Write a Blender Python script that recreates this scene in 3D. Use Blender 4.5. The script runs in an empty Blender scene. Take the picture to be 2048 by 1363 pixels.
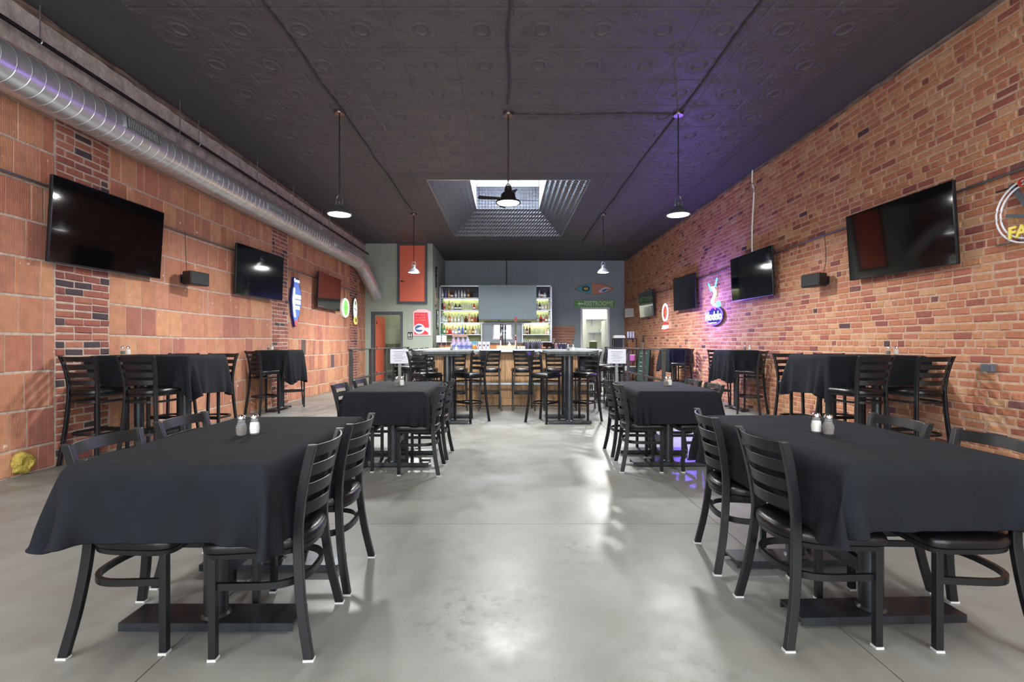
import bpy, math, random
import numpy as np
from mathutils import Matrix, Vector
random.seed(7); np.random.seed(7)
PI = math.pi
S = bpy.context.scene
COL = S.collection
R = math.radians

# ------------------------------------------------------------------ camera, world, lights, exposure
cam_d = bpy.data.cameras.new('camera'); cam = bpy.data.objects.new('camera', cam_d); COL.objects.link(cam)
cam.location = (0, 0, 1.2); cam.rotation_euler = (R(90), 0, 0)
cam_d.sensor_width = 36; cam_d.lens = 958 / 2048 * 36
cam_d.shift_x = 12 / 2048; cam_d.shift_y = 4.5 / 2048
cam_d.clip_start = .05
S.camera = cam
S.view_settings.view_transform = 'Standard'; S.view_settings.look = 'None'
S.view_settings.gamma = 1; S.view_settings.use_curve_mapping = False
S.view_settings.exposure = 0.3
w = bpy.data.worlds.new('world'); S.world = w; w.use_nodes = True
bg = w.node_tree.nodes['Background']; bg.inputs[0].default_value = (.82, .9, 1, 1); bg.inputs[1].default_value = 2.2

def area(name, loc, rot, sx, sy, power, col=(1, 1, 1), shape='RECTANGLE', spread=180):
    l = bpy.data.lights.new(name, 'AREA'); l.energy = power; l.color = col; l.shape = shape
    l.size = sx; l.size_y = sy; l.spread = R(spread)
    o = bpy.data.objects.new(name, l); COL.objects.link(o); o.location = loc; o.rotation_euler = rot
    return o
# daylight through the storefront windows behind the camera, and through the skylight lantern
area('storefront_daylight', (0, -2.95, 2.1), (R(90), 0, 0), 7.6, 3.2, 300, (.96, .97, 1))
area('skylight_daylight', (.05, 11.4, 5.95), (0, 0, 0), .9, 1.7, 460, (.93, .97, 1), spread=150)
# ceiling strip lamps of the front bay (behind the photograph's viewpoint)
STRIP_POWER = 130
KITCHEN_POWER = 90
PENDANT_POWER = 85
FAR_PENDANT_POWER = 170
HAZE = None

# ------------------------------------------------------------------ materials
def lin(c):
    return tuple(((x / 255) / 12.92 if x / 255 <= .04045 else ((x / 255 + .055) / 1.055) ** 2.4) for x in c) + (1,)
MATS = {}
def mat(name, rgb, rough=.6, metal=0, emit=None, es=0, coat=0, alpha=1, trans=0, ior=1.45, spec=None, sheen=0,
        noise=0, nscale=8, rgb2=None, bump=0, bscale=40, stretch=None, attr=False, rvar=0, ndetail=4):
    if name in MATS: return MATS[name]
    m = bpy.data.materials.new(name); m.use_nodes = True; nt = m.node_tree; N = nt.nodes; L = nt.links
    b = N['Principled BSDF']
    b.inputs['Base Color'].default_value = lin(rgb); b.inputs['Roughness'].default_value = rough
    b.inputs['Metallic'].default_value = metal; b.inputs['Coat Weight'].default_value = coat
    b.inputs['Alpha'].default_value = alpha; b.inputs['Transmission Weight'].default_value = trans
    b.inputs['IOR'].default_value = ior; b.inputs['Sheen Weight'].default_value = sheen
    if spec is not None: b.inputs['Specular IOR Level'].default_value = spec
    if emit: b.inputs['Emission Color'].default_value = lin(emit); b.inputs['Emission Strength'].default_value = es
    if noise or bump or attr or rvar:
        g = N.new('ShaderNodeNewGeometry'); pos = g.outputs['Position']
        if stretch:
            mp = N.new('ShaderNodeVectorMath'); mp.operation = 'MULTIPLY'; mp.inputs[1].default_value = stretch
            L.new(pos, mp.inputs[0]); pos = mp.outputs[0]
        colout = None
        if attr:
            a = N.new('ShaderNodeAttribute'); a.attribute_name = 'Col'; colout = a.outputs['Color']
        if noise:
            n = N.new('ShaderNodeTexNoise'); n.inputs['Scale'].default_value = nscale; n.inputs['Detail'].default_value = ndetail
            n.inputs['Roughness'].default_value = .65
            L.new(pos, n.inputs['Vector'])
            rp = N.new('ShaderNodeMapRange'); rp.inputs[1].default_value = .3; rp.inputs[2].default_value = .7
            L.new(n.outputs[0], rp.inputs[0])
            mx = N.new('ShaderNodeMix'); mx.data_type = 'RGBA'
            L.new(rp.outputs[0], mx.inputs[0])
            if attr:
                lo = N.new('ShaderNodeMix'); lo.data_type = 'RGBA'; lo.blend_type = 'MULTIPLY'; lo.inputs[0].default_value = 1
                k = 1 - noise; lo.inputs[7].default_value = (k, k, k, 1); L.new(colout, lo.inputs[6])
                L.new(lo.outputs[2], mx.inputs[6]); L.new(colout, mx.inputs[7])
            else:
                c2 = rgb2 or tuple(x * (1 - noise) for x in rgb)
                mx.inputs[6].default_value = lin(c2); mx.inputs[7].default_value = lin(rgb)
            colout = mx.outputs[2]
            if rvar:
                rr = N.new('ShaderNodeMapRange'); rr.inputs[3].default_value = rough - rvar; rr.inputs[4].default_value = rough + rvar
                L.new(n.outputs[0], rr.inputs[0]); L.new(rr.outputs[0], b.inputs['Roughness'])
        if colout: L.new(colout, b.inputs['Base Color'])
        if bump:
            n2 = N.new('ShaderNodeTexNoise'); n2.inputs['Scale'].default_value = bscale; n2.inputs['Detail'].default_value = 3
            L.new(pos, n2.inputs['Vector'])
            bp = N.new('ShaderNodeBump'); bp.inputs['Strength'].default_value = bump; bp.inputs['Distance'].default_value = .01
            L.new(n2.outputs[0], bp.inputs['Height']); L.new(bp.outputs[0], b.inputs['Normal'])
    MATS[name] = m
    return m
black = mat('black_powder_coat', (22, 24, 27), .36, bump=.05, bscale=300)
blackplain = mat('black_plastic', (22, 22, 24), .45)
vinyl = mat('black_vinyl', (16, 16, 19), .30, bump=.08, bscale=120)
glide = mat('white_glide', (200, 200, 198), .5)
cloth = mat('black_cloth', (28, 31, 36), .88, sheen=0, spec=.16, noise=.15, nscale=5, bump=.5, bscale=7)
rawsteel = mat('raw_steel', (92, 98, 104), .34, .85, noise=.35, nscale=6, stretch=(1, 1, .4))
darksteel = mat('blackened_steel', (48, 50, 54), .42, .6, noise=.3, nscale=9)
galv = mat('galvanised_steel', (178, 184, 188), .34, .85, noise=.12, nscale=4)
chrome = mat('chrome', (215, 215, 218), .12, 1)
mortar = mat('pale_mortar', (198, 166, 142), .95, noise=.15, nscale=20, bump=.6, bscale=60)
mortarL = mat('grey_white_mortar', (196, 178, 164), .95, noise=.18, nscale=14, bump=.7, bscale=50)
brickm = mat('fired_brick', (170, 95, 65), .85, attr=True, noise=.26, nscale=24, bump=.55, bscale=70)
white = mat('white_paint', (232, 232, 228), .6)
paper = mat('white_paper', (196, 200, 210), .6)
orange = mat('coral_orange_paint', (216, 108, 82), .45)
sage = mat('sage_green_paint', (156, 166, 152), .7, noise=.05, nscale=2)
slate = mat('slate_grey_paint', (146, 160, 158), .65, noise=.06, nscale=2)
trimgrey = mat('dark_grey_trim_paint', (70, 76, 84), .5)
ceilm = mat('charcoal_ceiling_paint', (88, 85, 90), .5, noise=.10, nscale=3)
screen = mat('glossy_black_screen', (6, 6, 8), .07, coat=.6, spec=.6)
glass = mat('clear_glass', (200, 206, 206), .05, trans=0, alpha=.2, spec=.8)
salt = mat('white_salt', (225, 224, 218), .8)
pepper = mat('brown_pepper', (96, 78, 58), .9, noise=.5, nscale=400)
woodbar = mat('honey_plank_wood', (204, 162, 118), .5, noise=.35, nscale=5, stretch=(6, 6, .6), bump=.15, bscale=30)
woodred = mat('reddish_plank_wood', (206, 150, 118), .6, noise=.3, nscale=6, stretch=(.6, 6, 6))
woodtop = mat('worn_grey_table_wood', (88, 94, 94), .6, spec=.25, noise=.3, nscale=8, stretch=(5, .6, 1))
counterm = mat('counter_zinc', (118, 123, 125), .4, .5, noise=.2, nscale=5)
timber = mat('brown_timber', (92, 72, 62), .85, noise=.55, nscale=5, rgb2=(140, 122, 112), bump=.5, bscale=20)
concw = mat('rough_concrete', (206, 196, 188), .95, noise=.4, nscale=7, rgb2=(150, 138, 132), bump=1.0, bscale=26, ndetail=8)
green = mat('sign_green', (96, 158, 62), .5)
palegreen = mat('sign_pale_green', (205, 232, 190), .5)
cable_m = mat('ceiling_cable_paint', (62, 60, 63), .6)
conduit_m = mat('conduit_steel', (120, 122, 130), .4, .7)

# clay tile: combed vertical grooves
def claymat():
    m = mat('combed_clay_tile', (175, 95, 66), .85, attr=True, noise=.3, nscale=9, ndetail=7)
    nt = m.node_tree; N = nt.nodes; L = nt.links; b = N['Principled BSDF']
    g = N.new('ShaderNodeNewGeometry'); sp = N.new('ShaderNodeSeparateXYZ'); L.new(g.outputs['Position'], sp.inputs[0])
    mu = N.new('ShaderNodeMath'); mu.operation = 'MULTIPLY'; mu.inputs[1].default_value = 2 * PI / .0135; L.new(sp.outputs[1], mu.inputs[0])
    sn = N.new('ShaderNodeMath'); sn.operation = 'SINE'; L.new(mu.outputs[0], sn.inputs[0])
    no = N.new('ShaderNodeTexNoise'); no.inputs['Scale'].default_value = 60; L.new(g.outputs['Position'], no.inputs['Vector'])
    ad = N.new('ShaderNodeMath'); ad.operation = 'MULTIPLY_ADD'; ad.inputs[1].default_value = .22; L.new(sn.outputs[0], ad.inputs[0]); L.new(no.outputs[0], ad.inputs[2])
    bp = N.new('ShaderNodeBump'); bp.inputs['Strength'].default_value = .55; bp.inputs['Distance'].default_value = .006
    L.new(ad.outputs[0], bp.inputs['Height']); L.new(bp.outputs[0], b.inputs['Normal'])
    # lime splashes left on the face of the blocks
    sp2 = N.new('ShaderNodeTexNoise'); sp2.inputs['Scale'].default_value = 11; sp2.inputs['Detail'].default_value = 6; L.new(g.outputs['Position'], sp2.inputs['Vector'])
    mr = N.new('ShaderNodeMapRange'); mr.inputs[1].default_value = .69; mr.inputs[2].default_value = .73; L.new(sp2.outputs[0], mr.inputs[0])
    mx = N.new('ShaderNodeMix'); mx.data_type = 'RGBA'; mx.inputs[7].default_value = lin((222, 196, 180)); L.new(mr.outputs[0], mx.inputs[0])
    src = b.inputs['Base Color'].links[0].from_socket; L.new(src, mx.inputs[6]); L.new(mx.outputs[2], b.inputs['Base Color'])
    return m
claym = claymat()

def floormat():
    m = mat('polished_concrete', (158, 157, 150), .26, spec=.4)
    nt = m.node_tree; N = nt.nodes; L = nt.links; b = N['Principled BSDF']
    g = N.new('ShaderNodeNewGeometry')
    def noise(sc, det=6, lo=.35, hi=.65, rg=.6):
        n = N.new('ShaderNodeTexNoise'); n.inputs['Scale'].default_value = sc; n.inputs['Detail'].default_value = det; n.inputs['Roughness'].default_value = rg
        L.new(g.outputs['Position'], n.inputs['Vector'])
        r = N.new('ShaderNodeMapRange'); r.inputs[1].default_value = lo; r.inputs[2].default_value = hi; L.new(n.outputs[0], r.inputs[0]); return r.outputs[0]
    def mix(f, a, c, blend='MIX'):
        x = N.new('ShaderNodeMix'); x.data_type = 'RGBA'; x.blend_type = blend
        L.new(f, x.inputs[0])
        for k, v in ((6, a), (7, c)):
            if isinstance(v, tuple): x.inputs[k].default_value = v
            else: L.new(v, x.inputs[k])
        return x.outputs[2]
    c = mix(noise(.9), lin((110, 109, 103)), lin((130, 133, 131)))
    c = mix(noise(3.5, 8, .52, .78), c, lin((108, 107, 102)))
    c = mix(noise(38, 8, .66, .76), c, lin((96, 95, 90)))
    for ctr, rad, dk in (((-.12, 2.15, 0), .42, (92, 91, 88)), ((.45, 2.75, 0), .3, (100, 99, 95)), ((.62, 1.75, 0), .35, (104, 102, 97)), ((-.15, 4.9, 0), .5, (104, 103, 99))):
        vd = N.new('ShaderNodeVectorMath'); vd.operation = 'DISTANCE'; vd.inputs[1].default_value = ctr; L.new(g.outputs['Position'], vd.inputs[0])
        fr = N.new('ShaderNodeMapRange'); fr.inputs[1].default_value = rad; fr.inputs[2].default_value = rad * .3; L.new(vd.outputs['Value'], fr.inputs[0])
        mm = N.new('ShaderNodeMath'); mm.operation = 'MULTIPLY'; L.new(fr.outputs[0], mm.inputs[0]); L.new(noise(14, 9, .50, .66, .75), mm.inputs[1])
        c = mix(mm.outputs[0], c, lin(dk))
    L.new(c, b.inputs['Base Color'])
    r1 = noise(2.2, 6, .3, .7)
    mr = N.new('ShaderNodeMapRange'); mr.inputs[3].default_value = .28; mr.inputs[4].default_value = .46; L.new(r1, mr.inputs[0]); L.new(mr.outputs[0], b.inputs['Roughness'])
    return m
floorm = floormat()

def quiltmat():   # embossed metal of the skylight shaft
    m = mat('embossed_tin', (120, 126, 137), .32, .75)
    nt = m.node_tree; N = nt.nodes; L = nt.links; b = N['Principled BSDF']
    g = N.new('ShaderNodeNewGeometry'); sp = N.new('ShaderNodeSeparateXYZ'); L.new(g.outputs['Position'], sp.inputs[0])
    def M(op, a, bb=None, v=None):
        x = N.new('ShaderNodeMath'); x.operation = op
        L.new(a, x.inputs[0])
        if bb is not None: L.new(bb, x.inputs[1])
        if v is not None: x.inputs[1].default_value = v
        return x.outputs[0]
    s = M('ADD', M('ADD', sp.outputs[0], sp.outputs[1]), sp.outputs[2]); d = M('SUBTRACT', M('ADD', sp.outputs[0], sp.outputs[1]), sp.outputs[2])
    k = 2 * PI / .17
    h = M('MULTIPLY', M('SINE', M('MULTIPLY', s, v=k)), M('SINE', M('MULTIPLY', d, v=k)))
    bp = N.new('ShaderNodeBump'); bp.inputs['Strength'].default_value = 1; bp.inputs['Distance'].default_value = .02
    L.new(h, bp.inputs['Height']); L.new(bp.outputs[0], b.inputs['Normal'])
    return m
quilt = quiltmat()

def emis(name, rgb, s):
    m = mat(name, rgb, .5, emit=rgb, es=s); return m

# ------------------------------------------------------------------ mesh helpers
class MB:
    def __init__(s): s.v = []; s.f = []
    def add(s, vs, fs):
        o = len(s.v); s.v += [tuple(map(float, p)) for p in vs]; s.f += [tuple(i + o for i in f) for f in fs]; return s
    def box(s, x0, x1, y0, y1, z0, z1):
        vs = [(x0, y0, z0), (x1, y0, z0), (x1, y1, z0), (x0, y1, z0), (x0, y0, z1), (x1, y0, z1), (x1, y1, z1), (x0, y1, z1)]
        return s.add(vs, [(3, 2, 1, 0), (4, 5, 6, 7), (0, 1, 5, 4), (1, 2, 6, 5), (2, 3, 7, 6), (3, 0, 4, 7)])
    def cbox(s, c, d): return s.box(c[0] - d[0] / 2, c[0] + d[0] / 2, c[1] - d[1] / 2, c[1] + d[1] / 2, c[2] - d[2] / 2, c[2] + d[2] / 2)
    def sweep(s, path, prof, closed=False, up=(0, 0, 1), cap=True):
        """sweep 2d profile [(a,b)] along path; a = side axis, b = up-ish axis"""
        P = [Vector(p) for p in path]; n = len(P); k = len(prof); rings = []
        for i, p in enumerate(P):
            a = P[(i - 1) % n] if (closed or i > 0) else p
            b = P[(i + 1) % n] if (closed or i < n - 1) else p
            t = (b - a).normalized(); u = Vector(up)
            if abs(t.dot(u)) > .98: u = Vector((0, 1, 0)) if abs(t.y) < .9 else Vector((1, 0, 0))
            side = t.cross(u).normalized(); u2 = side.cross(t).normalized()
            rings += [p + side * q[0] + u2 * q[1] for q in prof]
        fs = []
        for i in range(n if closed else n - 1):
            j = (i + 1) % n
            for q in range(k):
                r = (q + 1) % k; fs.append((i * k + q, i * k + r, j * k + r, j * k + q))
        if not closed and cap: fs += [tuple(range(k - 1, -1, -1)), tuple((n - 1) * k + q for q in range(k))]
        return s.add(rings, fs)
    def tube(s, path, r, n=8, closed=False): return s.sweep(path, [(r * math.cos(2 * PI * q / n), r * math.sin(2 * PI * q / n)) for q in range(n)], closed)
    def bar(s, path, w, h, closed=False, up=(0, 0, 1)): return s.sweep(path, [(-w / 2, -h / 2), (w / 2, -h / 2), (w / 2, h / 2), (-w / 2, h / 2)], closed, up)
    def lathe(s, prof, n=16, c=(0, 0, 0), axis='z', cap=True):
        vs = []
        for r, z in prof:
            for q in range(n):
                a = 2 * PI * q / n; p = (r * math.cos(a), r * math.sin(a), z)
                if axis == 'y': p = (p[0], p[2], p[1])
                if axis == 'x': p = (p[2], p[0], p[1])
                vs.append((c[0] + p[0], c[1] + p[1], c[2] + p[2]))
        fs = []
        for i in range(len(prof) - 1):
            for q in range(n):
                r = (q + 1) % n; fs.append((i * n + q, i * n + r, (i + 1) * n + r, (i + 1) * n + q))
        if cap:
            if prof[0][0] > 1e-5: fs.append(tuple(range(n - 1, -1, -1)))
            if prof[-1][0] > 1e-5: fs.append(tuple((len(prof) - 1) * n + q for q in range(n)))
        return s.add(vs, fs)
    def rings(s, rs, cap=True):
        k = len(rs[0]); vs = [p for r in rs for p in r]; fs = []
        for i in range(len(rs) - 1):
            for q in range(k):
                r = (q + 1) % k; fs.append((i * k + q, i * k + r, (i + 1) * k + r, (i + 1) * k + q))
        if cap: fs += [tuple(range(k - 1, -1, -1)), tuple((len(rs) - 1) * k + q for q in range(k))]
        return s.add(vs, fs)
    def prism(s, poly, y0, y1):  # polygon in x,z extruded along y
        k = len(poly)
        return s.rings([[(p[0], y0, p[1]) for p in poly], [(p[0], y1, p[1]) for p in poly]])
    def mesh(s, name, m, smooth=False):
        me = bpy.data.meshes.new(name); me.from_pydata(s.v, [], s.f); me.validate()
        import bmesh
        b = bmesh.new(); b.from_mesh(me); bmesh.ops.recalc_face_normals(b, faces=b.faces); b.to_mesh(me); b.free()
        if m: me.materials.append(m)
        if smooth:
            me.polygons.foreach_set('use_smooth', [True] * len(me.polygons))
            try: me.set_sharp_from_angle(angle=R(38))
            except Exception: pass
        return me
    def obj(s, name, m, parent=None, smooth=False, loc=(0, 0, 0), rot=(0, 0, 0), bevel=0):
        o = bpy.data.objects.new(name, s.mesh(name, m, smooth)); COL.objects.link(o); o.parent = parent
        o.location = loc; o.rotation_euler = rot
        if bevel:
            md = o.modifiers.new('bevel', 'BEVEL'); md.width = bevel; md.segments = 2; md.limit_method = 'ANGLE'; md.angle_limit = R(40)
        return o
def tag(o, label=None, cat=None, group=None, kind=None):
    if label: o['label'] = label
    if cat: o['category'] = cat
    if group: o['group'] = group
    if kind: o['kind'] = kind
    return o
def thing(name, label, cat, loc=(0, 0, 0), rz=0, group=None):
    o = bpy.data.objects.new(name, None); COL.objects.link(o); o.location = loc; o.rotation_euler = (0, 0, rz)
    o.empty_display_size = .1
    return tag(o, label, cat, group)
def dup(root, loc, rz, label, group=None):
    def cp(o, par):
        c = o.copy(); COL.objects.link(c); c.parent = par
        for ch in list(o.children): cp(ch, c)
        return c
    r = cp(root, None); r.location = loc; r.rotation_euler = (0, 0, rz)
    r['label'] = label
    if group: r['group'] = group
    return r
def struct(name, mb, m, parent=None, **k):
    o = mb.obj(name, m, parent, **k)
    if parent is None: o['kind'] = 'structure'
    return o
def text(name, s, size, m, parent, loc, ext=.002, bold=0, xs=1, rot=(R(90), 0, 0)):
    cu = bpy.data.curves.new(name, 'FONT'); cu.body = s; cu.size = size; cu.extrude = ext; cu.offset = bold
    cu.align_x = 'CENTER'; cu.align_y = 'CENTER'; cu.resolution_u = 3
    t = bpy.data.objects.new('tmp', cu); COL.objects.link(t)
    dg = bpy.context.evaluated_depsgraph_get(); me = bpy.data.meshes.new_from_object(t.evaluated_get(dg))
    bpy.data.objects.remove(t); me.materials.clear(); me.materials.append(m)
    o = bpy.data.objects.new(name, me); COL.objects.link(o); o.parent = parent; o.location = loc; o.rotation_euler = rot; o.scale = (xs, 1, 1)
    return o
def cat_rom(pts, n=6, closed=False):
    P = [np.array(p, float) for p in pts]; out = []; m = len(P)
    for i in range(m if closed else m - 1):
        g = lambda k: P[k % m] if closed else P[min(max(k, 0), m - 1)]
        a, b, c, d = g(i - 1), g(i), g(i + 1), g(i + 2)
        for t in np.linspace(0, 1, n, endpoint=False):
            out.append(.5 * ((2 * b) + (c - a) * t + (2 * a - 5 * b + 4 * c - d) * t * t + (3 * b - a - 3 * c + d) * t ** 3))
    if not closed: out.append(P[-1])
    return [tuple(p) for p in out]
def ellipse(cx, cz, rx, rz, n=28, a0=0, a1=2 * PI, y=0):
    full = abs(a1 - a0 - 2 * PI) < 1e-6
    k = n if full else n - 1
    return [(cx + rx * math.cos(a0 + (a1 - a0) * i / k), y, cz + rz * math.sin(a0 + (a1 - a0) * i / k)) for i in range(n)]
def base(side): return {'L': R(90), 'R': R(-90), 'B': 0}[side]

XL, XR, ZC = -4.42, 4.48, 4.32
YB1, YB2 = 15.0, 18.1

# ------------------------------------------------------------------ floor slabs
fl = struct('floor', MB().box(XL - .2, XR + .2, -3.3, 21, -.12, -.012), mat('joint_dark', (60, 60, 58), .9))
xs = [XL - .1, -1.315, 1.41, XR + .1]; ys = [-3.25, .09, 3.185, 6.28, 9.38, 12.47, 15.57, 18.1, 20.9]
for i in range(3):
    for j in range(len(ys) - 1):
        g = .0025
        MB().box(xs[i] + g, xs[i + 1] - g, ys[j] + g, ys[j + 1] - g, -.05, 0).obj('floor_slab', floorm, fl)

# ------------------------------------------------------------------ walls with bricks and clay tiles
VCACHE = {}
def unit_mesh(kind, l, h, d, colr, var, m):
    key = (kind, round(l, 3), round(h, 3), colr, var)
    if key in VCACHE: return VCACHE[key]
    rr = random.Random(hash((round(l, 3), var, kind == 'b')) & 0xffff)
    c = .009 if kind == 'b' else .006; j = .004 if kind == 'b' else .002
    def J(): return rr.uniform(-j, j)
    a, b = l / 2, h / 2
    pts = [(-a, 0, -b), (a, 0, -b), (a, 0, b), (-a, 0, b)]
    pts += [(x + J(), -(d - c * .8), z + J()) for x, _, z in pts[:4]]
    pts += [(x * (1 - c / a) + J(), -d + J() * .6, z * (1 - c / b) + J()) for x, _, z in pts[:4]]
    me = bpy.data.meshes.new(kind)
    me.from_pydata(pts, [], [(0, 1, 5, 4), (1, 2, 6, 5), (2, 3, 7, 6), (3, 0, 4, 7), (4, 5, 9, 8), (5, 6, 10, 9), (6, 7, 11, 10), (7, 4, 8, 11), (8, 9, 10, 11)])
    at = me.color_attributes.new('Col', 'FLOAT_COLOR', 'POINT')
    cc = lin(colr)
    for q in at.data: q.color = cc
    me.materials.append(m)
    VCACHE[key] = me
    return me
def units(parent, side, items, name, m, d):
    """items: (Y, Z, length, height, colour, variant, proud, tier) on a side wall; tier 0 single object else merged"""
    X = XL if side == 'L' else XR; rz = base(side); sgn = 1 if side == 'L' else -1
    V = []; F = []; Cc = []
    for (Y, Z, l, h, colr, var, proud, single) in items:
        me = unit_mesh('b' if name == 'brick' else 't', l, h, d, colr, var, m)
        if single:
            o = bpy.data.objects.new(name, me); COL.objects.link(o); o.parent = parent
            o.location = (X + sgn * proud, Y, Z); o.rotation_euler = (0, 0, rz)
        else:
            o0 = len(V)
            for v in me.vertices:
                x, y, z = v.co
                V.append((X + sgn * (proud - y), Y + sgn * x, Z + z))
            F += [tuple(q + o0 for q in p.vertices) for p in me.polygons]
            Cc += [lin(colr)] * len(me.vertices)
    if V:
        me = bpy.data.meshes.new(name); me.from_pydata(V, [], F); me.materials.append(m)
        at = me.color_attributes.new('Col', 'FLOAT_COLOR', 'POINT'); at.data.foreach_set('color', np.array(Cc).ravel())
        o = bpy.data.objects.new(name + '_field', me); COL.objects.link(o); o.parent = parent; o['kind'] = 'stuff'
wr = struct('wall_right', MB().box(XR - .004, XR + .25, -3.2, YB2 + .2, 0, ZC), mortar)
wl = struct('wall_left', MB().box(XL - .25, XL + .005, -3.2, YB1 + 3.2, 0, ZC), mortarL)
# right wall: running bond with a header course every sixth
palR = [(190, 134, 98), (186, 124, 92), (178, 114, 86), (196, 142, 104), (172, 106, 84), (156, 92, 78), (200, 154, 116), (182, 118, 90), (140, 82, 74), (122, 80, 78)]
wgt = [6, 6, 5, 4, 2.6, 1.5, 2.4, 5, .8, .4]
items = []; ch = .0775; nsingle = 0
for r in range(int(ZC / ch) + 1):
    z = r * ch + .036; hdr = (r % 6 == 3)
    if z > 4.27: break
    L0 = .102 if hdr else .205
    y = 1.2 + (0 if hdr else (r % 2) * .1) + random.uniform(-.02, .02)
    while y < YB2 - .05:
        l = L0 * random.choice((.97, 1, 1.03)); l = round(l, 3)
        if not hdr and random.random() < .05: l = .102
        l = min(l, YB2 - y)
        if l > .04:
            c = random.choices(palR, wgt)[0]
            if random.random() < .006: c = (86, 62, 66)
            single = 4.22 < y < 5.08 and not hdr or (hdr and 4.22 < y < 5.02)
            if single: nsingle += 1
            if nsingle > 300: single = False
            Yc = y + l / 2
            items.append((Yc, z + .004 * math.sin(Yc * 1.7 + r), l - .013, .064, c, random.randrange(3), random.uniform(-.004, .003), single))
        y += l
units(wr, 'R', items, 'brick', brickm, .011)
# left wall: three brick pilasters between fields of combed clay tile
pil = [(4.68, 5.33), (9.03, 9.70), (13.5, 14.2)]
palP = [(156, 94, 80), (148, 88, 76), (164, 102, 82), (138, 82, 74), (74, 62, 68), (88, 70, 72), (170, 110, 88)]
items = []; nb = 0
for k, (a, b) in enumerate(pil):
    r = 0
    while r * .0765 < 3.86:
        z = r * .0765 + .037; y = a + .008 - (0 if r % 2 else .105)
        while y < b - .02:
            l = .21 if random.random() > .12 else .105
            y0, y1 = max(y, a + .006), min(y + l, b - .004)
            if y1 - y0 > .035:
                nb += 1
                items.append(((y0 + y1) / 2, z, round((y1 - y0) / .015) * .015 - .012, .064, random.choices(palP, (4, 4, 3, 2.5, 1.3, .8, 2))[0], random.randrange(3), random.uniform(-.003, .004), nb <= 215))
            y += l
        r += 1
units(wl, 'L', items, 'brick', brickm, .012)
palT = [(196, 140, 108), (190, 132, 102), (182, 120, 96), (204, 150, 114), (168, 110, 94), (194, 136, 110), (184, 126, 102), (98, 80, 80)]
items = []; nt_ = 0
fields = [(1.5, 4.68), (5.33, 9.03), (9.70, 13.5), (14.2, 15.0)]
for fi, (a, b) in enumerate(fields):
    for r in range(12):
        z0 = max(.0, .235 + (r - 1) * .35); z1 = min(.235 + r * .35, 3.88)
        if z1 - z0 < .05: continue
        y = a
        while y < b - .02:
            l = random.choice((.235, .235, .235, .12, .24)) if random.random() > .1 else .15
            y1 = min(y + l, b)
            if b - y1 < .05: y1 = b
            Yc = (y + y1) / 2
            c = random.choices(palT, (5, 5, 4, 3, 2.5, 4, 4, .5 if z0 < 1.4 and Yc > 6 else 0))[0]
            single = Yc > 4.1 and nt_ < 295
            if single: nt_ += 1
            dz = .012 * math.sin(Yc * 1.3 + 2) if Yc > 5 else 0
            items.append((Yc, (z0 + z1) / 2 + dz, round((y1 - y) / .01) * .01 - random.choice((.008, .008, .013)), round(z1 - z0 - .021, 3), c, random.randrange(3), random.uniform(-.002, .003), single))
            y = y1
units(wl, 'L', items, 'clay_tile', claym, .010)
# concrete bond beam above the tiles, and the splintered timber line under the ceiling
def rough_slab(x0, x1, y0, y1, z0, z1, n=120, amp=.012, seed=1, top=0, bot=0):
    rr = random.Random(seed); rs = []
    for i in range(n + 1):
        y = y0 + (y1 - y0) * i / n; d = lambda a: rr.uniform(-a, a)
        rs.append([(x0, y, z0 + d(bot)), (x1 + d(amp), y, z0 + d(bot)), (x1 + d(amp), y, (z0 + z1) / 2), (x1 + d(amp), y, z1 + d(top)), (x0, y, z1 + d(top))])
    return MB().rings(rs)
struct('trim_1', rough_slab(XL - .1, XL + .018, -3.2, YB1 - .002, 3.87, 4.255, 160, .006, 3, .006, .012), concw, smooth=False)
struct('trim_2', rough_slab(XL - .1, XL + .03, -3.2, YB1 - .002, 4.255, 4.315, 90, .012, 4, 0, .008), timber)
struct('trim_3', rough_slab(XR + .1, XR - .016, -3.2, YB2 - .002, 4.262, 4.315, 140, .010, 5, 0, .012), timber)
# spray foam plug in the wall
mb = MB(); rs = []
for q in range(7):
    t = q / 6; rad = .105 * math.cos(t * PI / 2 * .93) ** .6
    rs.append([(math.cos(a) * rad * (1 + .13 * math.sin(3 * a + 1) + .07 * math.sin(9 * a)), -.05 * math.sin(t * PI / 2) * (1 - .4 * (q == 6)) - .012, math.sin(a) * rad * 1.0 * (1 + .10 * math.sin(4 * a)) - .01 * math.cos(2 * a)) for a in np.linspace(0, 2 * PI, 25)[:-1]])
mb.rings(rs)
tag(mb.obj('foam_plug', mat('yellow_foam', (206, 184, 84), .7, noise=.35, nscale=40, bump=1, bscale=60), None, True, (XL + .002, 4.36, .105), (0, 0, R(90))), 'lump of yellow spray foam filling a hole at foot of tiled wall', 'foam')

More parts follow.
